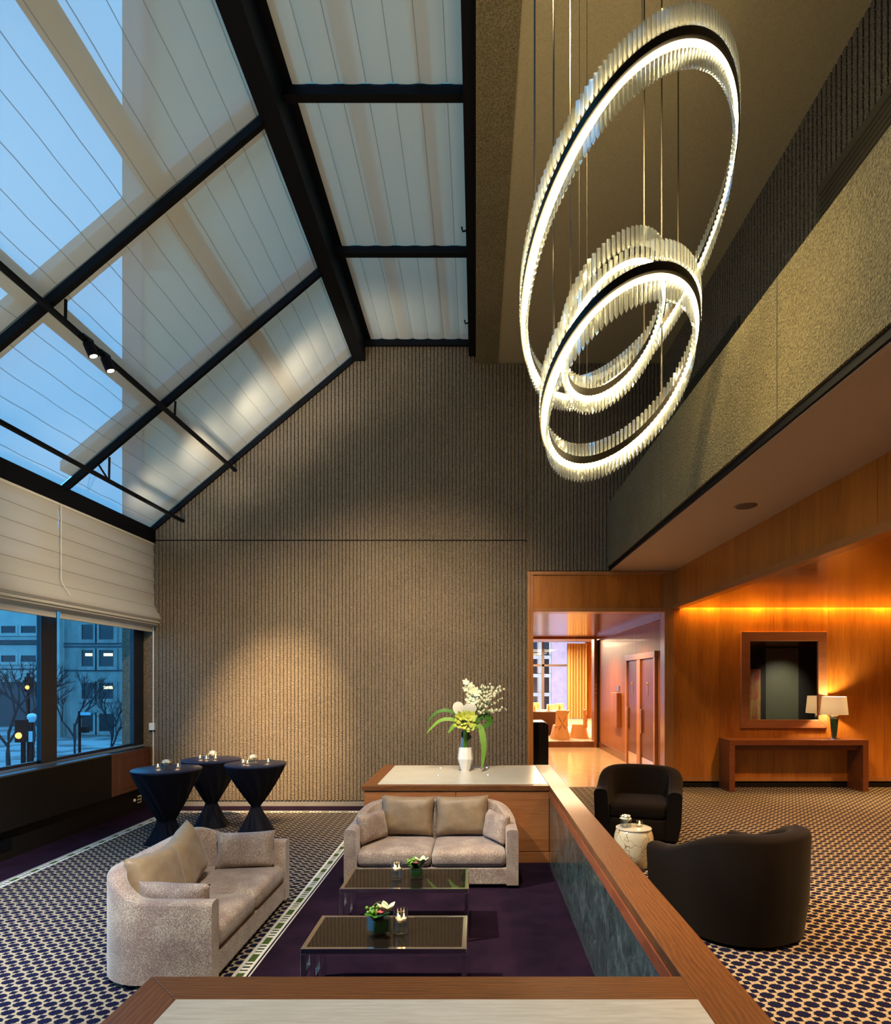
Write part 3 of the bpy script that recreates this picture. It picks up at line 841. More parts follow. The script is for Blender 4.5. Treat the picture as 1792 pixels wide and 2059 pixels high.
def leafblade(m, base, tip, width, sag=.0, n=10, th=.0012, nrm=(0, 0, 1)):
    base, tip = Vector(base), Vector(tip); d = tip - base
    side = d.cross(Vector(nrm))
    side = (side if side.length > 1e-4 else Vector((1, 0, 0))).normalized()
    for s in (1, -1):
        pts = []
        for i in range(n + 1):
            u = i / n; p = base + d * u + Vector((0, 0, sag * 4 * u * (1 - u)))
            wv = width * (sin(pi * min(1, u * .93 + .07)) ** .75)
            pts.append([tuple(p + side * wv * k + Vector((0, 0, s * th - abs(k) * wv * .3))) for k in (-.5, 0, .5)])
        m.add([q for r in pts for q in r], [(i * 3 + j, i * 3 + j + 1, (i + 1) * 3 + j + 1, (i + 1) * 3 + j) for i in range(n) for j in range(2)])
    return m
def bloomf(m, c, r, n=6, rnd=random):
    c = Vector(c); ax = Vector((rnd.uniform(-.5, .5), -1, rnd.uniform(-.2, .6))).normalized(); e1 = ax.cross(Vector((0, 0, 1))).normalized(); e2 = e1.cross(ax)
    a0 = rnd.random() * 6
    for k in range(n):
        a = a0 + 2 * pi * k / n; leafblade(m, c, c + e1 * (r * cos(a)) + e2 * (r * sin(a)) + ax * r * .3, r * .72, 0, 6, .001, ax)
    return m
def bloom(m, c, r, n=6, up=.4, rnd=random):
    for k in range(n):
        a = 2 * pi * k / n + rnd.random() * .3
        leafblade(m, c, (c[0] + r * cos(a), c[1] + r * sin(a), c[2] + r * up), r * .75, r * .15, 5)
    return m
def square_vase(loc, label, w_=.115, h=.105, full=True, rz=.0, group='leafy square vases'):
    t = thing('square_vase', label, 'flower vase', loc, rz, group)
    g = MB(); a = w_ / 2; th = .006
    g.box(-a, a, -a, a, 0, .014).box(-a, a, -a, -a + th, .014, h).box(-a, a, a - th, a, .014, h).box(-a, -a + th, -a + th, a - th, .014, h).box(a - th, a, -a + th, a - th, .014, h)
    obj('glass', g, GLASS, t)
    if full:
        obj('leaf_lining', roundbox(w_ - .018, w_ - .018, .02, h - .012, .012, .004), LEAFD if rz > .1 else LEAF, t, smooth=True)
        rd = random.Random(int(loc[1] * 100))
        m = MB(); d = MB()
        for k in range(7):
            aa = rd.random() * 6.28; leafblade(m if k % 2 else d, (0, 0, h * .8), (.10 * cos(aa), .10 * sin(aa), h + .02 + rd.random() * .04), .06, .02, 7)
        obj('leaf', m, LEAF, t, smooth=True); obj('leaf', d, LEAFD, t, smooth=True)
        p = MB(); bloom(p, (.045, -.02, h + .03), .065, 5, .8, rd); obj('orchid_bloom', p, plain('pale green orchid', (.62, .66, .38), .5), t, smooth=True)
        q = MB(); bloom(q, (.0, -.035, h + .03), .03, 5, .5, rd); obj('orchid_lip', q, PINK, t, smooth=True)
        l = MB()
        for k in range(16): l.ball((-.04 + rd.gauss(0, .018), .0 + rd.gauss(0, .018), h + .045 + rd.gauss(0, .012)), .012, 4)
        obj('green_bloom', l, LEAFL, t, smooth=True)
        wq = MB().tube([(-.09 + .18 * i / 12, .0, h + .02 + .075 * sin(pi * i / 12)) for i in range(13)], .0015, 5); obj('grass_loop', wq, LEAFL, t)
    else:
        obj('water', B(-a + th, a - th, -a + th, a - th, .015, h * .5), WATER, t)
        p = MB(); rd = random.Random(int(loc[0] * 100))
        for lev, (r, z, up, n) in enumerate(((.062, h * .75, .5, 7), (.05, h * .9, .9, 7), (.032, h, 1.4, 5))): bloom(p, (0, 0, z), r, n, up, rd)
        p.ball((0, 0, h * 1.1), .040, 6)
        obj('white_bloom', p, PETAL, t, smooth=True)
    return t
ZT = .4265
cyl_candle((-.67, 5.29, ZT), 'glass cylinder of floating candles on the coffee table by the facing sofa', .95)
square_vase((-.505, 5.32, ZT), 'square vase of lime blooms on the coffee table by the facing sofa', .105, .095, rz=0.0)
cyl_candle((-.50, 4.16, ZT), 'glass cylinder of floating candles on the coffee table nearest the counter')
square_vase((-.64, 4.14, ZT), 'square vase with pale orchid bloom on the coffee table nearest the counter', .125, .115, rz=.5)

# ================================================================== COCKTAIL TABLES
def make_cocktail(label, loc, rz, R=.40, H=.96, waist=.06, zw=.38, base=.25, tw=2.2):
    t = thing('cocktail_table', label, 'high table', loc, rz, 'high tables in dark stretch covers')
    n = 96; rings = []
    prof = []
    for i in range(41):
        z = (H - .03) * i / 40
        if z < zw:
            u = z / zw; r = waist + (base - waist) * (1 - u) ** 1.15
        else:
            u = (z - zw) / (H - .03 - zw); r = waist + (R - waist) * u ** .92
        prof.append((r, z))
    for r, z in prof:
        k = 1 - abs(z - zw) / (H - zw if z > zw else zw); amp = .015 + .10 * max(0, k) ** 1.2
        sq = .10 * max(0, 1 - z / zw) if z < zw else 0
        tws = tw * (z / H)
        rings.append([(r * (1 + amp * cos(14 * (2 * pi * j / n) + 5 * tws) * .7 + amp * .4 * cos(9 * 2 * pi * j / n + 3 * tws) + sq * cos(4 * 2 * pi * j / n)) * cos(2 * pi * j / n),
                       r * (1 + amp * cos(14 * (2 * pi * j / n) + 5 * tws) * .7 + amp * .4 * cos(9 * 2 * pi * j / n + 3 * tws) + sq * cos(4 * 2 * pi * j / n)) * sin(2 * pi * j / n), z) for j in range(n)])
    m = MB().loft(rings)
    obj('skirt', m, SPANDEX, t, smooth=True)
    obj('tabletop', MB().lathe([(R - .004, H - .032), (R + .004, H - .022), (R + .004, H - .008), (R - .006, H), (.01, H + .0005)], 64), TOPLIT, t, smooth=True)
    return t
def votive(loc, label):
    t = thing('votive_candle', label, 'candle', loc, 0, 'votives on the high tables')
    obj('glass', MB().lathe([(.018, 0), (.032, .012), (.037, .032), (.031, .056), (.0295, .056), (.034, .032), (.029, .014), (.012, .006)], 18), GLASS, t, smooth=True)
    c = obj('candle', MB().lathe([(.017, .008), (.017, .026)], 12), WAX, t)
    obj('flame', MB().lathe([(.001, .029), (.006, .036), (.004, .047), (.0006, .058)], 8), FLAME, c, smooth=True)
    lamp('candle_light', 'POINT', (loc[0], loc[1], loc[2] + .065), .22, (1, .6, .28), size=.015)
    return t
TBL = [('high table in a dark twisted cover, closest to the windows', (-3.98, 8.07, .0065), .3, .416, .10, .30),
       ('high table in a dark twisted cover, standing furthest back against the ribbed wall', (-3.81, 9.03, .0065), 1.0, .40, .075, .33),
       ('high table in a dark cover pinched to a narrow waist, rightmost of the three', (-3.01, 8.57, .0065), .7, .40, .055, .38)]
SPOTS = [[((-.115, .0), 'on the high table closest to the windows, towards the window'), ((.13, .03), 'on the high table closest to the windows, towards the room')],
         [((-.165, .0), 'on the back high table, at its window side'), ((-.03, -.10), 'on the back high table, in front of the white flower'), ((.07, -.03), 'on the back high table, beside the white flower')],
         [((-.155, -.05), 'on the rightmost high table, nearest the window'), ((-.07, -.12), 'on the rightmost high table, in front of the flower'), ((.16, .03), 'on the rightmost high table, at its wall-side edge')]]
FLW = [(0.0, -.02), (0.0, .04), (-.05, .03)]
FN = ['closest to the windows', 'furthest back', 'that is rightmost of the three']
for (lb, loc, rz, R, wst, zw), sp, fl, fn_ in zip(TBL, SPOTS, FLW, FN):
    make_cocktail(lb, loc, rz, R=R, waist=wst, zw=zw)
    zt = loc[2] + .961
    square_vase((loc[0] + fl[0], loc[1] + fl[1], zt), 'low square vase, white flower, on the high table ' + fn_, .115, .07, False, .3, 'white flowers on the high tables')
    for (dx, dy), l2 in sp: votive((loc[0] + dx, loc[1] + dy, zt), 'lit votive candle ' + l2)

# ================================================================== TUB CHAIRS AND DRUM
def make_chair(label, loc, rz):
    t = thing('tub_chair', label, 'armchair', loc, rz, 'brown velvet tub chairs')
    W, D = .95, .88
    def hf(p, s): return .57 + .19 * smooth01((p[1] + .34) / .62)
    obj('shell', sweep_shell(W, D, .44, .15, hf, .03, .90, soft=.045), VELVET, t, smooth=True)
    obj('seat_base', roundbox(.64, .72, .03, .25, .06, .02, cy=-.06), VELVET, t, smooth=True)
    obj('seat_cushion', roundbox(.65, .70, .25, .42, .08, .05, .025, cy=-.07), VELVET, t, smooth=True)
    obj('swivel_base', MB().lathe([(.30, 0), (.32, .01), (.32, .03)], 28), BLACK, t)
    return t
make_chair('brown velvet tub chair facing the camera beside the doorway', (1.92, 7.32, FR), -.33)
make_chair('brown velvet tub chair seen from behind, closest to the camera', (1.90, 4.52, FR), pi + .42)
def drum():
    g = G('onyx drum'); p = g.pos(); nx = g.n('TexNoise'); g.set(nx.inputs['Vector'], p); nx.inputs['Scale'].default_value = 6; nx.inputs['Detail'].default_value = 3
    sc = g.n('VectorMath', operation='SCALE'); g.set(sc.inputs[0], nx.outputs['Color']); sc.inputs['Scale'].default_value = .35
    ad = g.n('VectorMath', operation='ADD'); g.set(ad.inputs[0], p); g.t.links.new(sc.outputs[0], ad.inputs[1])
    v = g.voro(ad.outputs[0], 7, 'DISTANCE_TO_EDGE')
    col = g.mix(g.math('LESS_THAN', v, .018), (.78, .70, .50), (.28, .16, .05))
    return g.pbr(col, .2, coat=.4)
dr = thing('drum_table', 'cream veined drum side table between the two tub chairs', 'side table', (1.517, 6.02, FR))
obj('body', MB().lathe([(.130, 0), (.150, .01), (.178, .12), (.188, .22), (.182, .30), (.165, .355), (.160, .36)], 48), drum(), dr, smooth=True)
obj('tabletop', MB().lathe([(.160, .36), (.168, .363), (.168, .372), (.160, .376), (.01, .376)], 48), STONE, dr, smooth=True)
square_vase((1.44, 6.02, FR + .376), 'small square vase with a white flower on the drum table', .085, .075, False, .2, None)
votive((1.575, 6.03, FR + .376), 'lit votive candle on the drum table')

# ================================================================== CONSOLE, MIRROR, LAMP
cn = thing('console_table', 'waterfall wooden console table against the amber wood wall', 'console table', (0, 0, 0))
x0, x1, y0, y1, zt = 4.06, 6.29, 10.03, 10.46, FR + .83
obj('tabletop', B(x0, x1, y0, y1, zt - .085, zt), CONSOLE, cn, bevel=.003)
obj('apron', B(x0 + .10, x1 - .10, y0 + .10, y1 - .02, zt - .17, zt - .085), CONSOLE, cn)
for a in (x0, x1 - .09): obj('leg', B(a, a + .09, y0, y1, FR, zt - .085), CONSOLE, cn, bevel=.003)
mr = thing('wall_mirror', 'square mirror in a wide wooden frame above the console', 'mirror', (0, 0, 0))
k = (10.44) / F
mx0, mx1, mz0, mz1 = (1490 - CX) * k, (1663 - CX) * k, EYE - (1464 - CY) * k, EYE - (1270 - CY) * k
ix0, ix1, iz0, iz1 = (1508 - CX) * k, (1644.5 - CX) * k, EYE - (1447 - CY) * k, EYE - (1289 - CY) * k
ym0, ym1 = 10.42, 10.468
fm = MB()
fm.prism([(mx0, mz0), (mx1, mz0), (ix1, iz0), (ix0, iz0)], 'y', ym0, ym1); fm.prism([(mx1, mz1), (mx0, mz1), (ix0, iz1), (ix1, iz1)], 'y', ym0, ym1)
fm.prism([(mx0, mz1), (mx0, mz0), (ix0, iz0), (ix0, iz1)], 'y', ym0, ym1); fm.prism([(mx1, mz0), (mx1, mz1), (ix1, iz1), (ix1, iz0)], 'y', ym0, ym1)
obj('frame', fm, wood('mirror frame wood', (.26, .085, .022), (.42, .15, .045), 'x', .28, .4), mr, bevel=.006)
obj('glass', B(ix0 - .01, ix1 + .01, 10.445, 10.46, iz0 - .01, iz1 + .01), plain('mirror silver', (.86, .86, .84), .01, 1), mr)
lp = thing('table_lamp', 'green glass table lamp with a cream shade on the console', 'lamp', (5.845, 10.22, zt))
obj('base', MB().lathe([(.095, 0), (.095, .012), (.05, .022), (.04, .03)], 28), CHROME, lp, smooth=True)
obj('body', MB().lathe([(.036, .03), (.050, .15), (.062, .31), (.064, .33)], 24), plain('emerald glass', (.002, .045, .014), .06, coat=1), lp, smooth=True)
obj('collar', MB().lathe([(.064, .33), (.07, .345), (.062, .40), (.05, .41)], 24), BRASS, lp, smooth=True)
def shade_mat():
    g = G('cream lamp shade'); d = g.n('BsdfDiffuse'); g.set(d.inputs[0], (.80, .74, .62)); t = g.n('BsdfTranslucent'); g.set(t.inputs[0], (.90, .84, .72))
    return g.surf(g.mixsh(.6, d.outputs[0], t.outputs[0]))
sh = MB(); n = 40; rings = []
for r, z in ((.205, .40), (.178, .69)): rings.append([(r * cos(2 * pi * j / n), r * sin(2 * pi * j / n), z) for j in range(n)])
for r, z in ((.175, .69), (.202, .40)): rings.append([(r * cos(2 * pi * j / n), r * sin(2 * pi * j / n), z) for j in range(n)])
sh.loft(rings + [rings[0]], caps=False)
obj('lamp_shade', sh, shade_mat(), lp, smooth=True)
obj('bulb', MB().ball((0, 0, .52), .03, 6), glow('bulb', (1, .8, .55), 12), lp, smooth=True)
lamp('table_lamp_bulb', 'POINT', (5.845, 10.22, zt + .56), 60, (1, .80, .56), size=.05)

# ================================================================== FLOWER VASE ON THE FAR CABINET
va = thing('flower_vase', 'tall frosted vase with white and lime flowers and long arching leaves', 'flower vase', (-.14, 8.35, CT + .004))
obj('frosted_body', MB().lathe([(.055, 0), (.058, .012), (.098, .15), (.102, .165), (.085, .32)], 10), FROST, va)
obj('clear_neck', MB().lathe([(.085, .32), (.068, .45), (.068, .52), (.064, .52), (.064, .45), (.080, .325)], 10), GLASS, va)
st = MB(); rd = random.Random(4)
for k in range(7):
    a = 6.28 * k / 7; st.tube([(.03 * cos(a), .03 * sin(a), .30), (.02 * cos(a + 1), .02 * sin(a + 1), .55)], .010, 6)
obj('stem', st, LEAFL, va, smooth=True)
def blade(pts, width, mat):
    m = MB(); n = 16; P = [Vector(p) for p in pts]
    def at(u):
        q = u * (len(P) - 1); i = min(int(q), len(P) - 2); f = q - i
        p0, p1, p2, p3 = P[max(i - 1, 0)], P[i], P[i + 1], P[min(i + 2, len(P) - 1)]
        return .5 * ((2 * p1) + (p2 - p0) * f + (2 * p0 - 5 * p1 + 4 * p2 - p3) * f * f + (3 * p1 - p0 - 3 * p2 + p3) * f ** 3)
    for s in (.0012, -.0012):
        rows = []
        for i in range(n + 1):
            u = i / n; p = at(u); d = (at(min(1, u + .02)) - at(max(0, u - .02))).normalized()
            sd = d.cross(Vector((.0, -1, .25))).normalized(); wv = width * (sin(pi * min(1, .12 + .88 * u)) ** .7)
            rows += [tuple(p + sd * wv * q + Vector((0, s, 0))) for q in (-.5, 0, .5)]
        m.add(rows, [(i * 3 + j, i * 3 + j + 1, (i + 1) * 3 + j + 1, (i + 1) * 3 + j) for i in range(n) for j in range(2)])
    return obj('leaf_blade', m, mat, va, smooth=True)
k = 8.35 / F
def V(px, py, dy=0): return ((px - 936) * k, dy, (1551 - py) * k)
blade([V(936, 1462), V(910, 1432), V(880, 1432), V(858, 1455)], .045, LEAF)
blade([V(936, 1466), V(912, 1448), V(884, 1450), V(857, 1476)], .05, LEAFL)
blade([V(938, 1462), V(918, 1456), V(901, 1475)], .06, LEAFL)
blade([V(945, 1464), V(965, 1462), V(973, 1500, -.06), V(969, 1545, -.08)], .085, LEAFL)
blade([V(942, 1460), V(975, 1440), V(985, 1452), V(966, 1470)], .09, LEAF)
blade([V(936, 1468), V(938, 1480), V(948, 1484)], .12, LEAFD)
blade([V(938, 1465), V(944, 1420), V(940, 1385)], .05, LEAFL)
blade([V(938, 1465), V(950, 1430), V(946, 1390)], .045, LEAF)
def heart(px, py, w_, h_):
    m = MB(); c = Vector(V(px, py, -.09)); n = 24
    for s in (1, -1):
        ring = [(c.x + w_ * .5 * cos(a) * (1 + .12 * sin(a)), c.y + s * .003 - .02 * sin(a), c.z + h_ * .5 * sin(a)) for a in [2 * pi * j / n for j in range(n)]]
        m.add([(c.x, c.y - .012, c.z)] + ring, [(0, 1 + j, 1 + (j + 1) % n) for j in range(n)])
    obj('anthurium_bloom', m, PETAL, va, smooth=True)
heart(922, 1424, .145, .175); heart(945, 1425, .185, .14)
m = MB()
for k2 in range(14):
    px, py = 937 + rd.uniform(-15, 14), 1450 + rd.uniform(-14, 14); bloomf(m, V(px, py, -.12 - rd.random() * .03), .075, 5, rd)
obj('orchid_cluster', m, LIME, va, smooth=True)
m = MB()
for k2 in range(8):
    px, py = 943 + rd.gauss(0, 3), 1372 + k2 * 6; bloomf(m, V(px, py, -.05), .05, 5, rd)
for (px, py) in ((951, 1388), (952, 1400), (953, 1408), (957, 1392)): bloomf(m, V(px, py, -.06), .075, 6, rd)
obj('white_bloom', m, plain('pale gladiolus', (.70, .74, .50), .55), va, smooth=True)
m = MB(); sm_ = MB()
for k2 in range(16):
    ang = rd.uniform(.15, 1.25); L = rd.uniform(35, 82)
    pts = [V(950 + L * u * cos(ang) * 1.0, 1438 - L * u * sin(ang) - 3 * u, -.03 + rd.uniform(-.08, .08) * u) for u in (0, .5, 1)]
    sm_.tube(pts, .003, 5)
    for q in range(13):
        u = .35 + .65 * q / 12; p = V(950 + L * u * cos(ang) + rd.gauss(0, 2), 1438 - L * u * sin(ang) - 3 * u + rd.gauss(0, 2), rd.uniform(-.10, .03))
        m.ball(p, rd.uniform(.010, .021), 3)
obj('spray_stem', sm_, LEAFL, va); spr = obj('blossom_spray', m, plain('cream blossom', (.72, .72, .52), .6), va, smooth=True); spr['kind'] = 'stuff'

# ================================================================== CHANDELIER RINGS
def basis(N):
    N = Vector(N).normalized(); e1 = N.cross(Vector((0, 0, 1))).normalized(); e2 = N.cross(e1); return N, e1, e2
def prism_mesh(h):
    m = MB(); w_ = .0125
    tri = [(-w_, -.007), (w_, -.007), (0, .013)]
    m.loft([[(x, y, 0) for x, y in tri], [(x, y, -h + .022) for x, y in tri], [(x * .15, -.009 + (y + .009) * .2, -h) for x, y in tri]])
    return m.mesh('crystal_prism', CRYSTAL)
PM = prism_mesh(.135)
def ring(label, C0, N, R, cables):
    C0 = Vector(C0); N, e1, e2 = basis(N)
    t = thing('ring_chandelier', label, 'chandelier', C0, 0, 'crystal ring chandeliers')
    def P(a, r=R): return e1 * (r * cos(a)) + e2 * (r * sin(a))
    n = 180
    def band(z0, z1, r0, r1):
        m = MB(); rings = []
        for i in range(n):
            a = 2 * pi * i / n; po, pi_ = P(a, r1), P(a, r0)
            rings.append([(po.x, po.y, po.z + z0), (po.x, po.y, po.z + z1), (pi_.x, pi_.y, pi_.z + z1), (pi_.x, pi_.y, pi_.z + z0)])
        m.loft(rings + [rings[0]], caps=False); return m
    obj('metal_band', band(-.026, .026, R - .026, R + .026), plain('bronze black band', (.035, .026, .016), .35, .8), t, smooth=False)
    obj('led_strip', band(-.036, -.0265, R - .018, R + .008), LED, t)
    obj('led_uplight', band(.0265, .034, R - .014, R + .006), LEDUP, t)
    cnt = int(2 * pi * R / .037); items = []
    for i in range(cnt):
        a = 2 * pi * i / cnt
        pu, pl = P(a, R + .022), P(a, R - .024)
        tang = (-e1 * sin(a) + e2 * cos(a)); yaw = math.atan2(tang.y, tang.x)
        items.append((C0.y + pu.y, pu + Vector((0, 0, .160)), yaw)); items.append((C0.y + pl.y, pl + Vector((0, 0, -.028)), yaw))
    items.sort(key=lambda q: q[0])
    for _, p, yaw in items[:100]:
        link('crystal_prism', PM, t, p, (0, 0, yaw))
    rest = MB(); vs_ = [v.co.copy() for v in PM.vertices]; fs = [tuple(f.vertices) for f in PM.polygons]
    for _, p, yaw in items[100:]:
        c, s = cos(yaw), sin(yaw)
        rest.add([(p.x + c * v.x - s * v.y, p.y + s * v.x + c * v.y, p.z + v.z) for v in vs_], fs)
    o = obj('crystal_prisms', rest, CRYSTAL, t); o['kind'] = 'stuff'
    for px, branch, r in cables:
        best = None
        for i in range(1440):
            a = 2 * pi * i / 1440; q = C0 + P(a); sx = CX + F * q.x / q.y; sy = CY - F * (q.z - EYE) / q.y
            tx = sx - px
            if abs(tx) < 2.5 and (best is None or (sy * branch < best[0])): best = (sy * branch, a)
        if best is None: continue
        q = P(best[1]); top = 7.39 - C0.z
        obj('cable', MB().tube([(q.x, q.y, q.z), (q.x, q.y, top)], r, 6), plain('bronze cable', (.10, .075, .045), .4, .6), t)
        obj('canopy', MB().lathe([(.04, top - .03), (.045, top - .025), (.045, top)], 16, q.x, q.y), BLACK, t)
    return t
R1 = 1.05
ring('largest crystal ring chandelier, tilted high above the other two rings', Vector((1.044, 4.201, 2.910)) * R1 + Vector((0, 0, EYE)), (-.663, .375, .649), R1, [(1073, 1, .006), (1366, -1, .006), (1290, 1, .002)])
R2 = .637
ring('crystal ring chandelier hanging lowest, in front of the other rings', Vector((1.532, 6.589, 3.189)) * R2 + Vector((0, 0, EYE)), (-.527, .464, .712), R2, [(1111, 1, .006), (1333, -1, .006), (1163, -1, .002)])
R3 = .4526
ring('smallest crystal ring chandelier, partly hidden behind the lowest ring', Vector((2.094, 9.5, 5.303)) * R3 + Vector((0, 0, EYE)), (-.577, .438, .689), R3, [(1145, 1, .006), (1298, -1, .006), (1178, -1, .002)])

# ================================================================== ROMAN BLINDS
def blind(label, y0, y1):
    t = thing('roman_blind', label, 'blind', (0, 0, 0), 0, 'cream roman blinds')
    m = MB(); prof = []
    z = 4.40
    for k in range(6):
        for u in (0, .25, .5, .75):
            prof.append((-5.375 - .016 * sin(pi * u) + .004, z - .21 * u))
        z -= .21
    z = 3.16
    prof = [p for p in prof if p[1] > 3.36]
    prof += [(-5.365, 3.34), (-5.33, 3.27), (-5.275, 3.19), (-5.255, 3.13), (-5.265, 3.10), (-5.29, 3.085), (-5.275, 3.07), (-5.27, 3.05), (-5.30, 3.035), (-5.29, 3.02), (-5.32, 3.00), (-5.37, 2.985)]
    ys = [y0 + (y1 - y0) * i / 24 for i in range(25)]
    for dx in (0, -.006):
        m.add([(x + dx, y, z) for x, z in prof for y in ys], [(i * 25 + j, i * 25 + j + 1, (i + 1) * 25 + j + 1, (i + 1) * 25 + j) for i in range(len(prof) - 1) for j in range(24)])
    obj('cloth', m, BLIND, t, smooth=True)
    obj('hem', B(-5.40, -5.385, y0 + .04, y1 - .04, 2.90, 3.10), BLIND, t, bevel=.003)
    obj('head_rail', B(-5.42, -5.37, y0, y1, 4.36, 4.40), CREAM, t)
    return t
blind('cream roman blind hanging beside the ribbed wall', 8.09, 10.47)
blind('cream roman blind at the picture edge, over the window further from the ribbed wall', 5.7, 8.08)
cdm = MB().tube([(-5.35, 8.085, 4.35), (-5.35, 8.085, 3.4), (-5.33, 8.10, 3.33), (-5.26, 8.13, 3.2)], .005, 6)
tag(obj('blind_cord', cdm, CREAM), 'thin pale cord hanging in the gap between the two roman blinds', 'cord')

# ================================================================== TRACKS
def track(label, x, z, y0, zs, heads=()):
    t = thing('lighting_track', label, 'track light', (0, 0, 0), 0, 'black tracks under the sloped skylight')
    obj('rail', B(x - .025, x + .025, y0, 10.40, z - .02, z + .02), BLACK, t)
    for y in (5.99, 8.2):
        obj('bracket', MB().tube([(x, y + .1, z), (x + .03, y + .06, zslope(x) - .06)], .014, 6).tube([(x, y + .1, z), (x - .10, y + .0, zslope(x - .1) - .06)], .012, 6), BLACK, t)
    for y in heads:
        h = obj('spot_head', MB().lathe([(.05, -.16), (.05, -.03), (.035, 0)], 18), BLACK, t, loc=(x + .04, y, z - .03), rot=(.15, -.35, 0))
        obj('lens', MB().lathe([(.036, -.1625), (.036, -.161)], 16), LENS, h)
        obj('clamp', B(-.03, .03, -.09, .09, .0, .03), BLACK, h)
    return t
track('black lighting track with two lit spot heads under the skylight', -3.99, 5.58, 2.0, 0, (6.36, 6.66))
track('black lighting track without lamps, nearest the eave beam', -4.86, 4.74, 2.0, 0)
for zz, yy in ((7.40, 7.55), (7.40, 9.5)):
    h = thing('hook_bracket', 'tiny black hook on the ceiling beam edge, %s' % ('the one near the ribbed wall' if yy > 9 else 'the one further from the ribbed wall'), 'hook', (-.10, yy, 7.52))
    obj('body', MB().tube([(0, 0, 0), (-.06, 0, -.01), (-.07, 0, .04)], .012, 6), BLACK, h)
# ================================================================== SMALL WALL ITEMS
wb = thing('junction_box', 'cream surface switch box with a thin conduit on the corner pilaster', 'switch', (-5.40, YW - .04, 1.33))
obj('box', B(-.045, .045, -.03, .04, -.06, .06), CREAM, wb, bevel=.005)
obj('conduit', MB().tube([(0, .03, .06), (0, .03, 2.2)], .012, 8).tube([(0, .03, -.06), (0, .03, -1.0)], .012, 8), CREAM, wb)
ol = thing('wall_outlet', 'cream outlet plate low on the dark wall beside the high tables', 'outlet', (XL - .06, 10.22, .165))
obj('plate', B(0, .008, -.05, .05, -.06, .06), CREAM, ol, bevel=.002)
for z_ in (-.026, .026): obj('socket', B(.004, .012, -.052, .022, z_ - .014, z_ + .014), BLACK, ol)
jk = thing('data_jack', 'small round cream jack beside the low outlet plate', 'outlet', (XL - .06, 10.07, .17))
obj('plate', MB().ball((0, 0, 0), .028, 6), CREAM, jk, smooth=True)

# ================================================================== DINING ROOM FURNITURE
GOLD = plain('gold satin chair cover', (.62, .36, .15), .3, sheen=.2)
def dining_chair(label, loc, rz, sc=.82):
    t = thing('draped_chair', label, 'chair', loc, rz, 'draped chairs in the dining room')
    m = MB(); n = 48; rings = []
    for z, w_, d_, k in ((0, .60, .60, .10), (.2, .52, .52, .08), (.44, .44, .46, .03), (.47, .42, .44, .0)):
        rings.append([((w_ / 2) * (abs(cos(a)) ** .5 * (1 if cos(a) > 0 else -1)) * (1 + k * sin(9 * a)), (d_ / 2) * (abs(sin(a)) ** .5 * (1 if sin(a) > 0 else -1)) * (1 + k * sin(9 * a + 1)), z) for a in [2 * pi * j / n for j in range(n)]])
    m.loft(rings)
    o = obj('skirt', m, GOLD, t, smooth=True)
    b = MB(); b.prism([(-.22, .42), (.22, .42), (.19, .98), (-.19, .98)], 'y', -.25, -.17)
    obj('backrest', b, GOLD, t, bevel=.015)
    kn = MB()
    for a in (-2.4, -.75, .75, 2.4, -1.57):
        leafblade(kn, (0, -.262, .55), (.2 * cos(a), -.258, .55 + .36 * sin(a)), .07, .0, 6, .004)
    kn.ball((0, -.27, .55), .035, 5)
    obj('bow', kn, GOLD, t, smooth=True)
    o = t; t.scale = (sc, sc, sc); return t
ZD = .465
def DP(px, Y): return ((px - CX) * Y / F, Y, ZD)
dining_chair('gold draped chair with its bow towards the doorway', DP(1126, 17.6), 0.15)
dining_chair('gold draped chair turned side-on, beside the pale carpet', DP(1164, 17.9), 1.3)
dining_chair('gold draped chair behind the banquet table, under the window post', DP(1110, 21.5), pi)
dining_chair('gold draped chair furthest back, next to the gold curtain', DP(1122, 22.6), 2.6)
dining_chair('gold draped chair half hidden by the doorway frame', DP(1073, 18.0), -1.0)
dining_chair('gold draped chair seen across the table past the glasses', DP(1080, 23.4), pi + .2)
dt = thing('banquet_table', 'round banquet table with brown cloth and place settings', 'table', ((1092 - CX) * 19.4 / F, 19.4, ZD))
obj('tablecloth', MB().lathe([(.55, 0), (.60, .3), (.80, .66), (.82, .70), (.01, .705)], 40), plain('brown table cloth', (.10, .045, .02), .6), dt, smooth=True)
rd = random.Random(3)
for k2 in range(8):
    a = 2 * pi * k2 / 8 + .2; x, y = dt.location.x + .55 * cos(a), 19.4 + .55 * sin(a)
    pl = thing('place_setting', 'folded napkin and stemmed glass laid on the banquet table', 'place setting', (x, y, ZD + .705), a, 'place settings on the banquet table')
    obj('plate', MB().lathe([(.06, 0), (.11, .012), (.105, .014), (.01, .006)], 20), plain('gold rim plate', (.7, .5, .3), .3), pl)
    obj('napkin', MB().lathe([(.04, .012), (.025, .10), (.002, .20)], 8), plain('gold napkin', (.75, .45, .2), .5), pl)
    obj('wine_glass', MB().lathe([(.03, 0), (.005, .006), (.005, .09), (.032, .13), (.030, .19)], 12, -.15, .06), GLASS, pl)

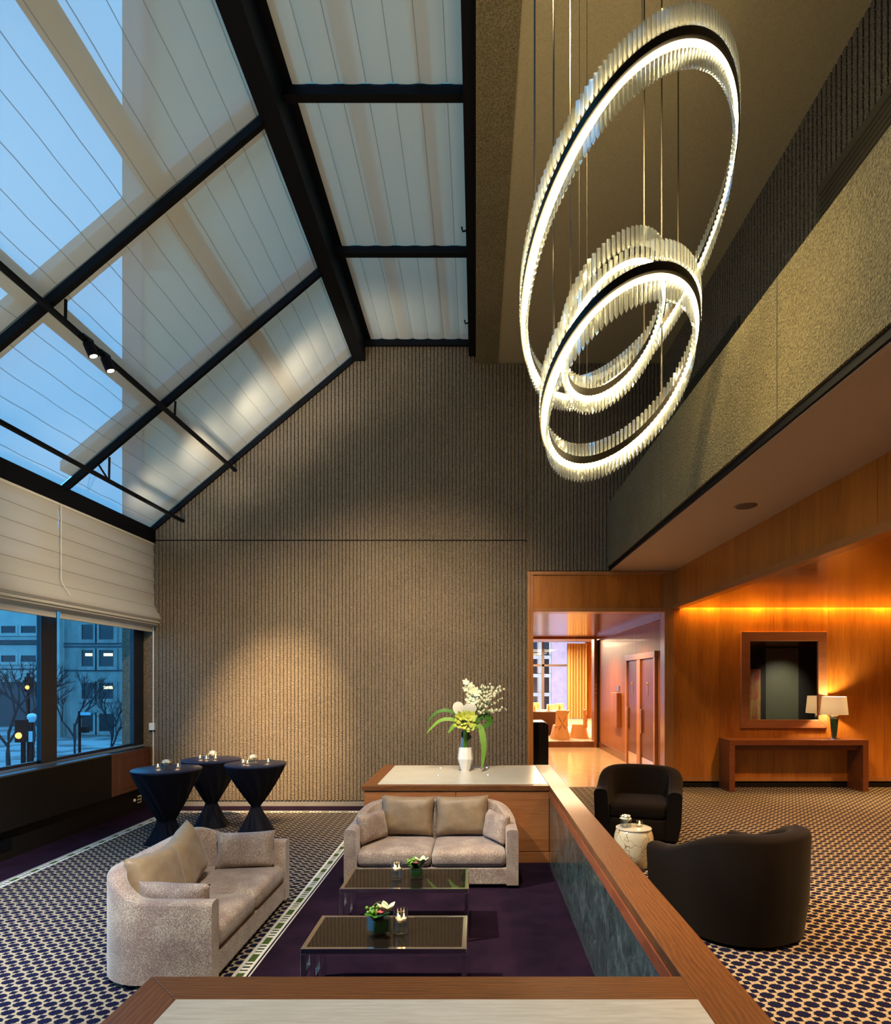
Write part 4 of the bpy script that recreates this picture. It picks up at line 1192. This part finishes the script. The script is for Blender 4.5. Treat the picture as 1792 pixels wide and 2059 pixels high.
# ================================================================== OUTSIDE
GZ = -2.6
CONC = (lambda g: g.pbr(g.ramp(g.noise(g.scale(g.pos(), (1, 1, .3)), 1.2, 5, .7), [(.3, (.19, .19, .17)), (.7, (.33, .33, .30))]), .9))(G('street concrete'))
CONCL = (lambda g: g.pbr(g.ramp(g.noise(g.pos(), .8, 4), [(.3, (.36, .37, .33)), (.7, (.46, .47, .42))]), .9))(G('pale street concrete'))
WDARK = plain('dark office glass', (.012, .016, .02), .15)
FIT = glow('office fitting', (1.0, .95, .45), 2.2)
tw = thing('hotel_tower', 'pebble-faced tower of the same building, seen beyond the glass and through the shades', 'building', (0, 0, 0))
obj('wall', B(-5.93, 14, 10.86, 26, 8.6, 46), aggregate('tower facade', (.30, .26, .16), (.46, .40, .26), 40, .3), tw)
obj('pier', MB().box(-5.93, -5.60, 10.505, 11.0, GZ, 46), SMOOTHC, tw)
obj('gable', MB().prism([(-5.60, 4.62), (-5.43, 4.70), (-1.85, 7.94), (.6, 7.94), (.6, 9.0), (-5.60, 9.0)], 'y', 10.56, 10.86), bpy.data.materials['tower facade'], tw)
struct('ground', B(-140, -5.8, -20, 140, GZ - .1, GZ), (lambda g: g.pbr(g.ramp(g.noise(g.pos(), .35, 4, .6), [(.42, (.10, .10, .095)), (.55, (.32, .33, .32))]), .8))(G('snowy pavement')))
YF = 52.0; kf = YF / F
def FX(px): return (px - CX) * kf
def FZ(py): return EYE - (py - CY) * kf
def facade(name, label, x0, x1, wins, bands, mat, ztop_=15, extra=None, y=YF):
    t = thing(name, label, 'building', (0, 0, 0))
    obj('wall', B(x0, x1, y, y + 12, GZ, ztop_), mat, t)
    b = MB()
    for z in bands: b.box(x0 - .02, x1 + .02, y - .04, y, z, z + .14)
    obj('floor_band', b, plain('joint line', (.05, .07, .08), .8), t)
    for (a, c, z0, z1, lit) in wins:
        w_ = MB(); w_.box(a - .3, c + .3, y - .14, y - .02, z0 - .3, z0).box(a - .3, a, y - .14, y - .02, z0, z1).box(c, c + .3, y - .14, y - .02, z0, z1).box(a - .3, c + .3, y - .14, y - .02, z1, z1 + .12)
        f = obj('window', w_, mat, t)
        obj('pane', B(a, c, y - .05, y - .01, z0, z1), WDARK, f)
        if lit: obj('ceiling_light', B(a + (c - a) * .3, c - .1, y - .09, y - .06, z1 - .5, z1 - .28), FIT, f)
    return t
wr = []
for (py0, py1, lit) in ((1256, 1286, 0), (1307, 1340, 1), (1373, 1405, 1), (1435, 1470, 0)):
    for (a, c) in ((166, 189), (201, 230)): wr.append((FX(a), FX(c), FZ(py1), FZ(py0), lit and (a > 190 or py0 < 1340)))
facade('office_building', 'grey concrete office building with paired square windows across the street', FX(129), FX(256), wr, [FZ(1296), FZ(1350), FZ(1302)], CONC)
edge = MB().box(FX(108), FX(129), YF - .6, YF - .06, FZ(1364), 14.5)
pb = thing('corner_bay', 'pale projecting concrete bay at the corner of the office building', 'building', (0, 0, 0)); obj('wall', edge, CONCL, pb)
obj('base', B(FX(108), FX(129), YF - .5, YF - .06, GZ, FZ(1364)), CONC, pb)
wl = []
for (py0, py1) in ((1259, 1273), (1318, 1331)):
    for (a, c) in ((-40, -8), (4, 33), (44, 74), (86, 112)): wl.append((FX(a) * 1.25, FX(c) * 1.25, EYE - (py1 - CY) * kf * 1.25, EYE - (py0 - CY) * kf * 1.25, 0))
fb = facade('institute_building', 'pale blue-grey building with long slot windows behind the bare trees', FX(-140) * 1.25, FX(128) * 1.25, wl, [EYE + 71 * kf * 1.25, EYE + 21 * kf * 1.25], CONCL, 15, y=YF * 1.25)
obj('recess', B(FX(-140) * 1.25, FX(128) * 1.25, YF * 1.25 - .2, YF * 1.25, EYE + 75 * kf * 1.25, EYE + 81 * kf * 1.25), WDARK, fb)
obj('shop_front', B(FX(-140) * 1.25, FX(128) * 1.25, YF * 1.25 - .3, YF * 1.25, GZ, EYE - 4 * kf), plain('dark frontage', (.05, .065, .07), .7), fb)
BARK = plain('bare bark', (.022, .026, .030), .9)
def tree(label, px, Y, h, seed):
    rd = random.Random(seed); m = MB()
    def br(p, d, L, r, dep):
        q = p + d * L; m.tube([p, p + d * L * .5 + Vector((rd.uniform(-.03, .03), 0, .02)) * L, q], [r, r * .85, r * .65], 5)
        if dep == 0: return
        for _ in range(3 if dep > 1 else 4):
            nd = (d + Vector((rd.uniform(-.8, .8), rd.uniform(-.6, .6), rd.uniform(-.1, .55)))).normalized(); br(p + d * L * rd.uniform(.55, 1), nd, L * rd.uniform(.55, .8), r * .6, dep - 1)
    br(Vector((0, 0, 0)), Vector((0, 0, 1)), h * .32, h * .016, 5)
    o = obj('bare_tree', m, BARK); o.location = ((px - CX) * Y / F, Y, GZ); return tag(o, label, 'tree', 'bare street trees')
tree('bare tree left of the window post, behind the traffic lights', 18, 30, 7.0, 1)
tree('bare tree in front of the slot windows, close to the window post', 66, 38, 8.0, 2)
tree('bare tree in front of the office building corner', 150, 38, 6.5, 5)
tree('slim bare tree at the right end of the window view', 225, 34, 5.6, 8)
def WX(px, Y): return (px - CX) * Y / F
def WZ(py, Y): return EYE - (py - CY) * Y / F
Yp = 26
sl = thing('street_lamp', 'street lamp with a snow-capped lantern outside the window', 'street lamp', (WX(64, Yp), Yp, GZ))
obj('pole', MB().tube([(0, 0, 0), (0, 0, WZ(1450, Yp) - GZ)], [.09, .06], 8), BLACK, sl)
obj('lantern', MB().lathe([(.10, WZ(1452, Yp) - GZ), (.17, WZ(1444, Yp) - GZ), (.16, WZ(1440, Yp) - GZ)], 14), plain('lantern glass', (.45, .62, .68), .3), sl, smooth=True)
obj('snow_cap', MB().lathe([(.18, WZ(1441, Yp) - GZ), (.14, WZ(1436, Yp) - GZ), (.02, WZ(1434, Yp) - GZ)], 14), plain('snow', (.75, .82, .85), .8), sl, smooth=True)
obj('notice', B(-.14, .10, -.12, -.09, WZ(1491, Yp) - GZ, WZ(1470, Yp) - GZ), plain('pale notice', (.35, .55, .58), .6), sl)
def traffic(label, px, py0, pyl, Y, side):
    t = thing('traffic_light', label, 'traffic light', (WX(px, Y), Y, GZ)); ztp = WZ(py0, Y) - GZ; zl = WZ(pyl, Y) - GZ
    obj('pole', MB().tube([(0, 0, 0), (0, 0, ztp)], .07, 8), BLACK, t)
    obj('housing', B(side * .1 - .14, side * .1 + .14, -.2, .05, zl - .22, zl + .5), BLACK, t, bevel=.02)
    obj('lamp_lens', MB().ball((side * .1, -.2, zl), .10, 6), glow('amber signal', (1, .42, .08), 3.0), t, smooth=True)
traffic('tall traffic light showing amber, left of the window post', 57, 1353, 1382, 30, 1)
traffic('low traffic light showing amber beside the street lamp', 47, 1466, 1478, 20, 0)
ss = thing('street_sign', 'blue street name sign on a pole with a small signal box', 'street sign', (WX(160, 28), 28, GZ))
obj('pole', MB().tube([(0, 0, 0), (0, 0, WZ(1430, 28) - GZ)], .06, 8), BLACK, ss)
obj('sign_panel', B(.0, .50, -.03, 0, WZ(1438, 28) - GZ, WZ(1432, 28) - GZ), plain('sign blue', (.25, .55, .65), .5), ss)
obj('signal_box', B(.05, .4, -.15, .1, WZ(1473, 28) - GZ, WZ(1461, 28) - GZ), BLACK, ss)
BK = plain('bike frame', (.02, .04, .05), .5)
for k2 in range(5):
    px = 122 + k2 * 27; Y = 30
    t = thing('bike', 'parked bicycle in the row behind the street sign', 'bicycle', (WX(px, Y), Y, GZ + .02), .9, 'bicycles in the rack')
    for sx in (-.30, .30):
        obj('wheel', MB().loft([[(sx + (.27 + .02 * cos(b)) * cos(a), .02 * sin(b), .29 + (.27 + .02 * cos(b)) * sin(a)) for b in (0, 1.57, 3.14, 4.71)] for a in [2 * pi * j / 16 for j in range(17)]], caps=False), BK, t)
    obj('frame', MB().tube([(-.30, 0, .29), (-.08, 0, .62), (.22, 0, .62), (-.02, 0, .28), (-.08, 0, .62)], .02, 5).tube([(.30, 0, .29), (.2, 0, .72), (.26, .0, .80)], .02, 5), BK, t)
for k2, (px, col) in enumerate(((20, (.6, .7, .75)),)):
    Y = 24; c = thing('car', 'pale parked car in the snow below the traffic lights', 'car', (WX(px, Y), Y, GZ))
    bd = MB().prism([(-1.6, .25), (1.6, .25), (1.65, .6), (1.0, .72), (.6, 1.05), (-.7, 1.05), (-1.1, .72), (-1.6, .65)], 'y', -.7, .7)
    obj('body', bd, plain('car paint', col, .3), c, bevel=.05)
    obj('window', MB().prism([(-.95, .74), (.85, .74), (.52, 1.0), (-.65, 1.0)], 'y', -.71, .71), WDARK, c)
    for x in (-1.0, 1.0): obj('wheel', MB().prism([(x + .26 * cos(a), .26 + .26 * sin(a)) for a in [2 * pi * j / 16 for j in range(16)]], 'y', -.72, .72), BLACK, c)
# pedestrian
Y = 22; pe = bpy.data.meshes.new('person'); 
pts = {'pelvis': (0, 0, .90), 'chest': (0, 0, 1.25), 'neck': (0, 0, 1.44), 'head': (0, .0, 1.56), 'top': (0, 0, 1.70), 'hl': (-.1, 0, .86), 'kl': (-.11, -.05, .48), 'fl': (-.11, .02, .06), 'tl': (-.11, -.12, .04),
       'hr': (.1, 0, .86), 'kr': (.11, -.10, .48), 'fr': (.11, .08, .06), 'tr': (.11, -.06, .04), 'sl': (-.2, 0, 1.38), 'el': (-.27, .02, 1.1), 'wl': (-.25, -.08, .86), 'sr': (.2, 0, 1.38), 'er': (.27, .02, 1.1), 'wr': (.25, -.08, .86)}
nm = list(pts); ed = [('pelvis', 'chest'), ('chest', 'neck'), ('neck', 'head'), ('head', 'top'), ('pelvis', 'hl'), ('hl', 'kl'), ('kl', 'fl'), ('fl', 'tl'), ('pelvis', 'hr'), ('hr', 'kr'), ('kr', 'fr'), ('fr', 'tr'), ('chest', 'sl'), ('sl', 'el'), ('el', 'wl'), ('chest', 'sr'), ('sr', 'er'), ('er', 'wr')]
rad = {'pelvis': .17, 'chest': .18, 'neck': .07, 'head': .10, 'top': .07, 'hl': .10, 'kl': .07, 'fl': .05, 'tl': .045, 'hr': .10, 'kr': .07, 'fr': .05, 'tr': .045, 'sl': .09, 'el': .065, 'wl': .045, 'sr': .09, 'er': .065, 'wr': .045}
pe.from_pydata([pts[q] for q in nm], [(nm.index(a), nm.index(b)) for a, b in ed], [])
po = link('person', pe); po.modifiers.new('skin', 'SKIN'); po.modifiers.new('sub', 'SUBSURF').levels = 1
for i, q in enumerate(nm): pe.skin_vertices[0].data[i].radius = (rad[q],) * 2; pe.skin_vertices[0].data[i].use_root = (q == 'pelvis')
pe.materials.append(plain('dark winter coat', (.015, .018, .028), .8)); po.location = (WX(139, Y), Y, GZ + .0)
tag(po, 'pedestrian in a dark winter coat walking on the snowy pavement', 'person')
fc = obj('face', MB().ball((0, -.085, 1.585), .055, 6, 1.3), plain('skin', (.30, .20, .17), .6), po, smooth=True)
# dining window outlook
ow = thing('stone_building', 'pinkish stone building with dark windows beyond the dining room window', 'building', (0, 0, 0))
obj('wall', B(-6, 12, 40, 44, GZ, 24), (lambda g: g.pbr(g.ramp(g.noise(g.pos(), 2, 4), [(.3, (.46, .34, .38)), (.7, (.58, .44, .48))]), .9))(G('pink stone')), ow)
for (px0, px1, mat) in ((1070, 1080, WDARK), (1082, 1090, CONCL), (1091, 1103, WDARK), (1104, 1108, CONCL)):
    f = obj('window', B(WX(px0, 39.9), WX(px1, 39.9), 39.8, 40, GZ, 24), mat, ow)
fl_ = MB()
for py in (1290, 1325, 1362, 1400): fl_.box(WX(1070, 39.7), WX(1108, 39.7), 39.65, 39.8, WZ(py, 39.7), WZ(py - 7, 39.7))
obj('spandrel', fl_, CONCL, ow)
